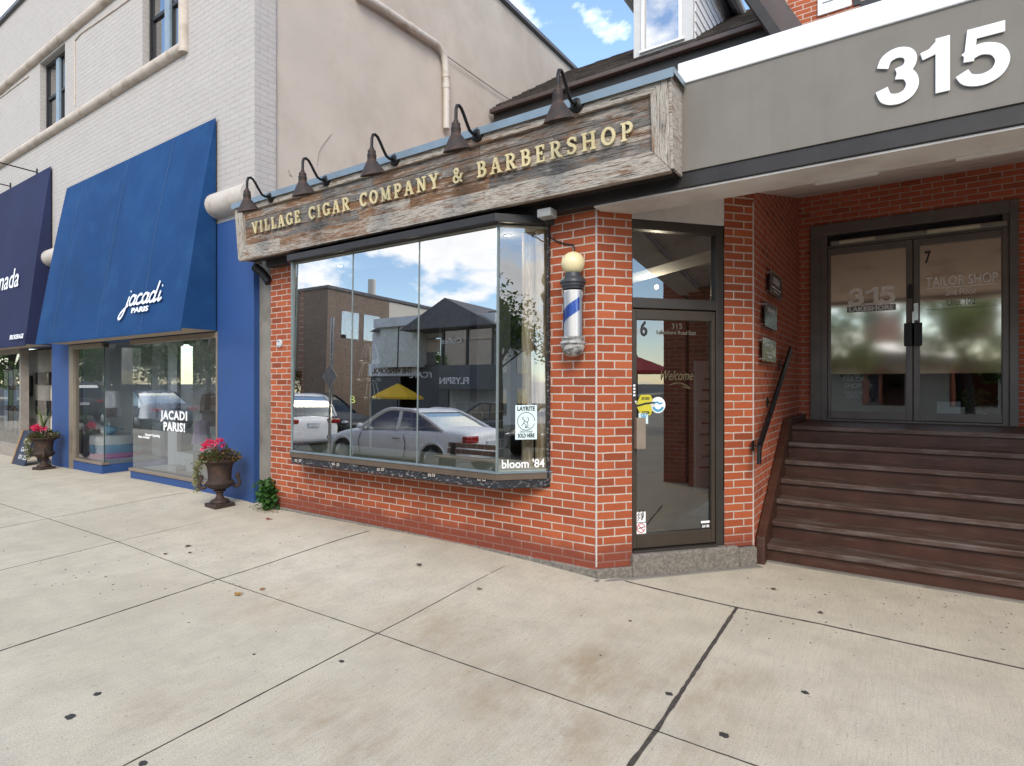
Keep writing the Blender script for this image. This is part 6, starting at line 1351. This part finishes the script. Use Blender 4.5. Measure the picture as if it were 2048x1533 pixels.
b = MB(); b.box(xl - .6, RF(838, 700, YF).x, YF + .004, YF + .2, 2.55, 3.2); b.build('sign_band', WHITE, WHH); b = MB(); b.box(xl - .5, RF(838, 700, YF).x, YF + .003, YF + .12, 0, 2.5); b.build('shop_window', DKSHOP, WHH)
b = MB(); text_into(b, 'THE VENDOPOL', .42, (xl - .3, YF + .205, 2.68), (-1, 0, 0), (0, 0, 1), 0, .01, 2.9, 'RIGHT', .01); b.build('lettering', mat('brown_sign_letter', (.16, .10, .05), .6), WHH)
b = MB(); text_into(b, 'FLYCAFE', .42, (a3.x - 1.9, YF + .125, 2.45), (-1, 0, 0), (0, 0, 1), 0, .01, 2.1, 'CENTER', .006); text_into(b, 'FLYSPIN', .42, ((a3.x + c3.x) / 2 - .5, YF + 1.305, c3.z - .85), (-1, 0, 0), (0, 0, 1), 0, .01, 1.7, 'CENTER', .006); text_into(b, 'Coffee', .4, ((a3.x + c3.x) / 2 - .9, YF + 1.065, a3.z - .75), (-1, 0, 0), (0, 0, 1), 0, .01, 1.2, 'CENTER'); b.build('lettering', WHITEP, WHH)
# further houses along the street
def house(x0, x1, zw, zp, m, label, y0=-22, y1=YF):
    t = thing('street_house', label, 'building', ((x0 + x1) / 2, y1, 0)); b = MB(); b.box(x0, x1, y0, y1, 0, zw); b.build('wall', m, t); b = MB(); gable(b, x0, x1, y0, y1, zw, zp); b.build('roof', DROOF, t)
    n = max(2, int((x1 - x0) / 2.4))
    for i in range(n):
        for z0, z1 in ((.6, 2.3), (3.3, 4.8)):
            x = x0 + (i + .25) * (x1 - x0) / n; b = MB(); b.box(x, x + (x1 - x0) / n * .5, y1 + .002, y1 + .03, z0, z1); b.build('window', OPG, t)
house(-13.6, -6, 4.6, 7.2, WHITEB, 'white house with dark gable roof across the street beside the shop house')
house(-5.2, 4, 2.3, 3.0, CREAMB, 'low cream house opposite the double doors')
house(6, 15, 5.0, 7.8, WHITEB, 'white house with dark roof far along the street, reflected in the side pane')
house(17, 27, 5.0, 8.2, WHITEB, 'farthest white house along the street, reflected in the side pane')
house(-44 - 22, -62.5, 4, 6, CREAMB, 'low house far down the street beyond the brown block')
# parasol
uc = RF(795, 778, -11.3); zt1 = RF(795, 763, -11.3).z; hw = abs(RF(835, 778, -11.3).x - RF(757, 778, -11.3).x) / 2
def parasol(c, hw, zt, zb, m, label):
    t = thing('parasol', label, 'parasol', (c.x, c.y, 0)); b = MB(); n = 8
    ring = lambda r, z: [Vector((c.x + r * math.cos(i / n * 6.2832 + .39), c.y + r * math.sin(i / n * 6.2832 + .39), z)) for i in range(n)]
    b.loft([ring(.02, zt), ring(hw * .55, zt - (zt - zb) * .52), ring(hw, zb), ring(hw, zb - .10), ring(hw * .97, zb - .1), ring(hw * .96, zb - .02), ring(.02, zt - .06)], False); b.build('canopy', m, t)
    b = MB(); b.tube([(c.x, c.y, 0), (c.x, c.y, zt + .06)], .025, 8); b.lathe([(.02, 0), (.25, 0), (.25, .06), (.02, .08)], (c.x, c.y, 0), 16); b.build('pole', IRON, t)
parasol(uc, hw, zt1, zt1 - .62, mat('yellow_cloth', (.85, .50, .02), .7, var=.05), 'bright yellow parasol across the street, reflected in the middle of the bay window')
parasol(Vector((13.5, .9, 0)), 1.3, 2.5, 2.0, mat('red_cloth', (.45, .03, .03), .7, var=.05), 'red parasol along the pavement, reflected in the corner door glass')
# cars
TYRE = mat('tyre', (.014, .014, .015), .85); RIM = mat('alloy_rim', (.35, .36, .37), .3, .9); TAIL = mat('tail_light', (.30, .008, .010), .2); CARG = glassmat('car_glass', .03, (.05, .055, .06), .12, None, (.8, .8, .72)); PLATE = mat('number_plate', (.62, .64, .66), .5)
def carpaint(n, c): 
    return mat(n, c, .42, .0, var=.02, spec=.4)
def car(x, y, hd, Lc, Wc, Hc, m, label, suv=False):
    """hd=-1: nose towards -x"""
    t = thing('parked_car', label, 'car', (x, y, -.15)); zg = -.15
    X = lambda f: x + hd * f * Lc; hw = Wc / 2
    if suv: st = [(-.5, .42, .92, .80), (-.485, .34, 1.02, .93), (-.40, .26, 1.06, 1.), (0, .24, 1.06, 1.), (.22, .25, 1.04, 1.), (.36, .28, .98, .97), (.46, .32, .86, .88), (.5, .42, .66, .70)]
    else: st = [(-.5, .42, .84, .76), (-.48, .32, .95, .90), (-.38, .24, 1.0, 1.), (0, .20, .94, 1.), (.20, .21, .92, 1.), (.36, .24, .84, .96), (.46, .28, .70, .86), (.5, .38, .56, .66)]
    rings = []
    for f, zb_, zt_, wf in st:
        w_ = hw * wf; pr = [(0, zb_), (w_ * .86, zb_), (w_ * .97, zb_ + .10), (w_, (zb_ + zt_) / 2), (w_ * .97, zt_ - .12), (w_ * .86, zt_), (0, zt_ + .03)]
        pts = [(s_, z) for s_, z in pr] + [(-s_, z) for s_, z in pr[-2:0:-1]]
        rings.append([Vector((X(f), y + s_, zg + z)) for s_, z in pts])
    b = MB(); b.loft(rings); bd_ = b.build('body', m, t, smooth=True); bd_.modifiers.new('sub', 'SUBSURF').levels = 2; bd_.modifiers['sub'].render_levels = 2
    zb1 = .90 if not suv else 1.02; gp = [(-.46, -.40), (.22, .04)] if suv else [(-.36, -.18), (.20, .05)]
    (fb, rb), (ff, rf_) = gp
    prof = [(fb, zb1 + .02), (rb, Hc - .06), ((rb + rf_) / 2, Hc), (rf_, Hc - .04), (ff, zb1 - .02)]
    prof = smooth_path([(f * 10, z) for f, z in prof], 4); prof = [(f / 10, z) for f, z in prof]
    def sect(s_in): return [Vector((X(f), y + s_in * (hw * .90 - (z - zb1) * .30), zg + z)) for f, z in prof]
    b = MB(); b.loft([sect(-1), sect(-.6), sect(.6), sect(1)]); b.build('windows', CARG, t)
    b = MB(); 
    for s_ in (-1, 1):
        q = sect(s_); off = Vector((0, s_ * .008, .01))
        b.tube([p + off for p in q], .035, 8)
        pm = [q[0].lerp(q[-1], .52) + off, q[8] + off]; b.tube(pm, .03, 6)
    a_, c_ = sect(-1), sect(1)
    b.loft([[v + Vector((0, 0, .014)) for v in a_[4:13]], [v + Vector((0, 0, .014)) for v in c_[4:13]]], False, False); b.build('roof', m, t, smooth=True)
    rw = .36 if suv else .325
    for f in (-.31, .31):
        for s_ in (-1, 1):
            c = Vector((X(f), y + s_ * (hw - .085), zg + rw)); b = MB()
            b.loft([[c + Vector((r * math.cos(a), s_ * o_, r * math.sin(a))) for a in [i / 24 * 6.2832 for i in range(24)]] for r, o_ in ((rw * .6, -.1), (rw, -.09), (rw, .085), (rw * .68, .10))]); wh = b.build('wheel', TYRE, t, smooth=True)
            b = MB(); b.loft([[c + Vector((r * math.cos(a), s_ * o_, r * math.sin(a))) for a in [i / 20 * 6.2832 for i in range(20)]] for r, o_ in ((rw * .66, .098), (rw * .62, .108), (rw * .15, .112))]); b.build('rim', RIM, wh, smooth=True)
    zr = .78 if not suv else .92
    for s_ in (-1, 1):
        b = MB(); b.obox((X(-.487), y + s_ * hw * .70, zg + zr), (.06, 0, 0), (0, hw * .22, 0), (0, 0, .07 if not suv else .06)); b.build('tail_light', TAIL, t, bevel=.02)
        b = MB(); b.ball((X(.475), y + s_ * hw * .66, zg + .62 if not suv else zg + .74), .10, .16, .07); b.build('headlight', RIM, t, smooth=True)
        b = MB(); b.ball((X(.16), y + s_ * (hw + .07), zg + zb1 + .05), .06, .09, .065); b.build('wing_mirror', m, t, smooth=True)
    b = MB(); b.box(X(-.5) - .02, X(-.5) + .02, y - .17, y + .17, zg + zr - .16, zg + zr - .04); b.build('number_plate', PLATE, t)
    for s_ in (-1, 1):
        b = MB(); b.box(X(-.42), X(.42), y + s_ * (hw - .03), y + s_ * (hw + .006), zg + .20, zg + .30); b.build('sill_trim', BLACK, t)
        b = MB(); b.tube([(X(.17), y + s_ * (hw + .003), zg + .34), (X(.19), y + s_ * (hw + .003), zg + .62), (X(.17), y + s_ * (hw - .012), zg + zb1 - .08)], .007, 6); b.tube([(X(-.13), y + s_ * (hw + .003), zg + .34), (X(-.14), y + s_ * (hw + .003), zg + .62), (X(-.12), y + s_ * (hw - .012), zg + zb1 - .08)], .007, 6); b.build('door_seam', BLACK, t)
        b = MB(); b.box(X(-.10), X(-.055), y + s_ * (hw - .01), y + s_ * (hw + .022), zg + zb1 - .19, zg + zb1 - .16); b.build('door_handle', RIM, t, bevel=.006)
        b = MB()
        for f_ in (-.31, .31): b.tube([(X(f_) + (rw + .05) * math.cos(a), y + s_ * (hw - .005), zg + rw + (rw + .05) * math.sin(a)) for a in [R(q) for q in range(-10, 191, 20)]], .022, 6)
        b.build('wheel_arch', m if not suv else BLACK, t, smooth=True)
cs = RF(825, 870, -1.85)
car(cs.x, -1.9, -1, 4.4, 1.8, 1.33, carpaint('white_car_paint', (.84, .84, .84)), 'white coupe parked at the kerb, reflected in the centre of the bay window')
car(cs.x - 6.0, -1.95, -1, 4.7, 1.9, 1.62, carpaint('pearl_car_paint', (.85, .85, .84)), 'white SUV parked ahead of the coupe, reflected in the left pane of the bay window', True)
car(-17.3, -5.4, 1, 4.8, 1.9, 1.62, carpaint('black_car_paint', (.012, .013, .016)), 'dark SUV on the road, reflected behind the white SUV', True)
car(-12.0, -8.9, -1, 4.6, 1.8, 1.44, carpaint('grey_car_paint', (.13, .135, .14)), 'grey sedan parked on the far side, reflected above the white coupe roof')
car(-32, -2.0, -1, 4.7, 1.9, 1.7, carpaint('graphite_car_paint', (.03, .033, .037)), 'dark grey SUV parked down the street, reflected in the blue shop window', True)
car(-24, -2.0, -1, 4.5, 1.8, 1.42, carpaint('navy_car_paint', (.02, .03, .06)), 'dark blue sedan parked down the street, reflected in the blue shop window')
car(9.5, -2.0, -1, 4.5, 1.8, 1.42, carpaint('black_car_paint2', (.015, .015, .016)), 'black sedan parked along the street, reflected in the side pane and door glass')
# trees
def tree(x, y, h, r, seed, label, z=0):
    lo = .5 if h > 6 else (.42 if x > -5 else .30)
    rr = random.Random(seed); t = thing('street_tree', label, 'tree', (x, y, z), 'street trees'); b = MB(); base = Vector((x, y, z)); top = base + Vector((rr.uniform(-.2, .2), rr.uniform(-.2, .2), h * .55))
    b.tube([base, base.lerp(top, .5) + Vector((.06, 0, 0)), top], [.17, .13, .09], 10); cl = []
    for i in range(11):
        a = i * 2.4; f = rr.uniform(.35, .98); e = Vector((x + r * f * math.cos(a), y + r * f * math.sin(a), z + h * rr.uniform(lo, .96))); s0 = base.lerp(top, rr.uniform(.6, 1)); b.tube([s0, s0.lerp(e, .5) + Vector((0, 0, .25)), e], [.06, .04, .015], 6); cl.append((e, r * rr.uniform(.28, .5)))
    cl.append((top + Vector((0, 0, h * .25)), r * .5)); b.build('trunk', BARKD, t, smooth=True); b = MB()
    for c, cr_ in cl:
        for k in range(210):
            d = Vector((rr.gauss(0, 1), rr.gauss(0, 1), rr.gauss(0, .8))); d = d.normalized() * cr_ * rr.random() ** .4
            leafp(b, c + d, (rr.uniform(-1, 1), rr.uniform(-1, 1), rr.uniform(-.8, .5)), rr.uniform(.16, .30), rr.uniform(.12, .2), rr.uniform(-1, 1))
    b.build('crown', TREEL, t)
BARKD = mat('tree_bark', (.07, .052, .04), .95, var=.4, vs=14); TREEL = leafmat('tree_leaf', (.05, .12, .02), (.17, .28, .06))
for x, y, h, r, l in ((-46, -9.6, 5.8, 3.2, 'green street tree far down the opposite pavement'), (-38, -9.3, 5.6, 3.0, 'green street tree reflected in the right half of the blue shop window'), (-33.6, -9.5, 5.7, 2.8, 'green street tree reflected at the right edge of the blue shop window'), (-54, -9, 5.9, 3.2, 'green street tree at the far end of the opposite pavement'), (-31, .15, 5.0, 1.8, 'young street tree at the near kerb, reflected in the far left shop'), (-2.6, -11.2, 5.2, 1.9, 'green street tree opposite the entrance doors, reflected in the left frosted pane'), (2.2, -11.4, 5.4, 2.2, 'green street tree reflected in the right frosted pane'), (20, -11.5, 7.5, 3.0, 'green street tree reflected in the bay window side pane'), (17, -12, 5.2, 1.6, 'small street tree beside the far white house')): tree(x, y, h, r, int(x * 3 + 200), l)
# bench, litter-free post
bx_ = RF(945, 905, -.35); BN = thing('street_bench', 'slatted brown bench by the kerb, reflected low in the bay window', 'bench', (bx_.x, -.4, 0)); BWD = mat('bench_wood', (.26, .17, .12), .7, var=.2, vs=9)
for nm, zz_, yy_ in (('seat_slat', .36, 0), ('seat_slat', .36, .11), ('seat_slat', .36, .22), ('back_slat', .42, -.08), ('back_slat', .53, -.10)): b = MB(); b.box(bx_.x - .75, bx_.x + .75, -.5 + yy_, -.5 + yy_ + (.09 if nm[0] == 's' else .025), zz_, zz_ + (.03 if nm[0] == 's' else .09)); b.build(nm, BWD, BN, bevel=.005)
for s_ in (-.6, .6): b = MB(); b.box(bx_.x + s_ - .03, bx_.x + s_ + .03, -.5, -.18, 0, .358); b.box(bx_.x + s_ - .03, bx_.x + s_ + .03, -.6, -.501, 0, .62); b.build('leg', IRON, BN)
sp = RF(660, 760, -.6); SPO = thing('street_sign', 'diamond road sign on a grey pole at the kerb, seen in the window reflection', 'sign', (sp.x, -.6, 0)); b = MB(); b.tube([(sp.x, -.6, 0), (sp.x, -.6, 3.2)], .035, 10); b.build('pole', STEEL, SPO); b = MB(); zs = RF(660, 758, -.6).z; b.obox((sp.x, -.555, zs), (.13, 0, .13), (0, .004, 0), (-.13, 0, .13)); b.build('plate', mat('grey_plate', (.45, .46, .47), .4, .3), SPO)
# sidewalk brick pier seen by the door glass
b = MB(); b.box(2.8, 3.3, Y0 - .35, Y0 - .01, 0, 3.6); tag(b.build('brick_pier', BRICK2), 'red brick pier further along the pavement, reflected in the corner door', 'pier')
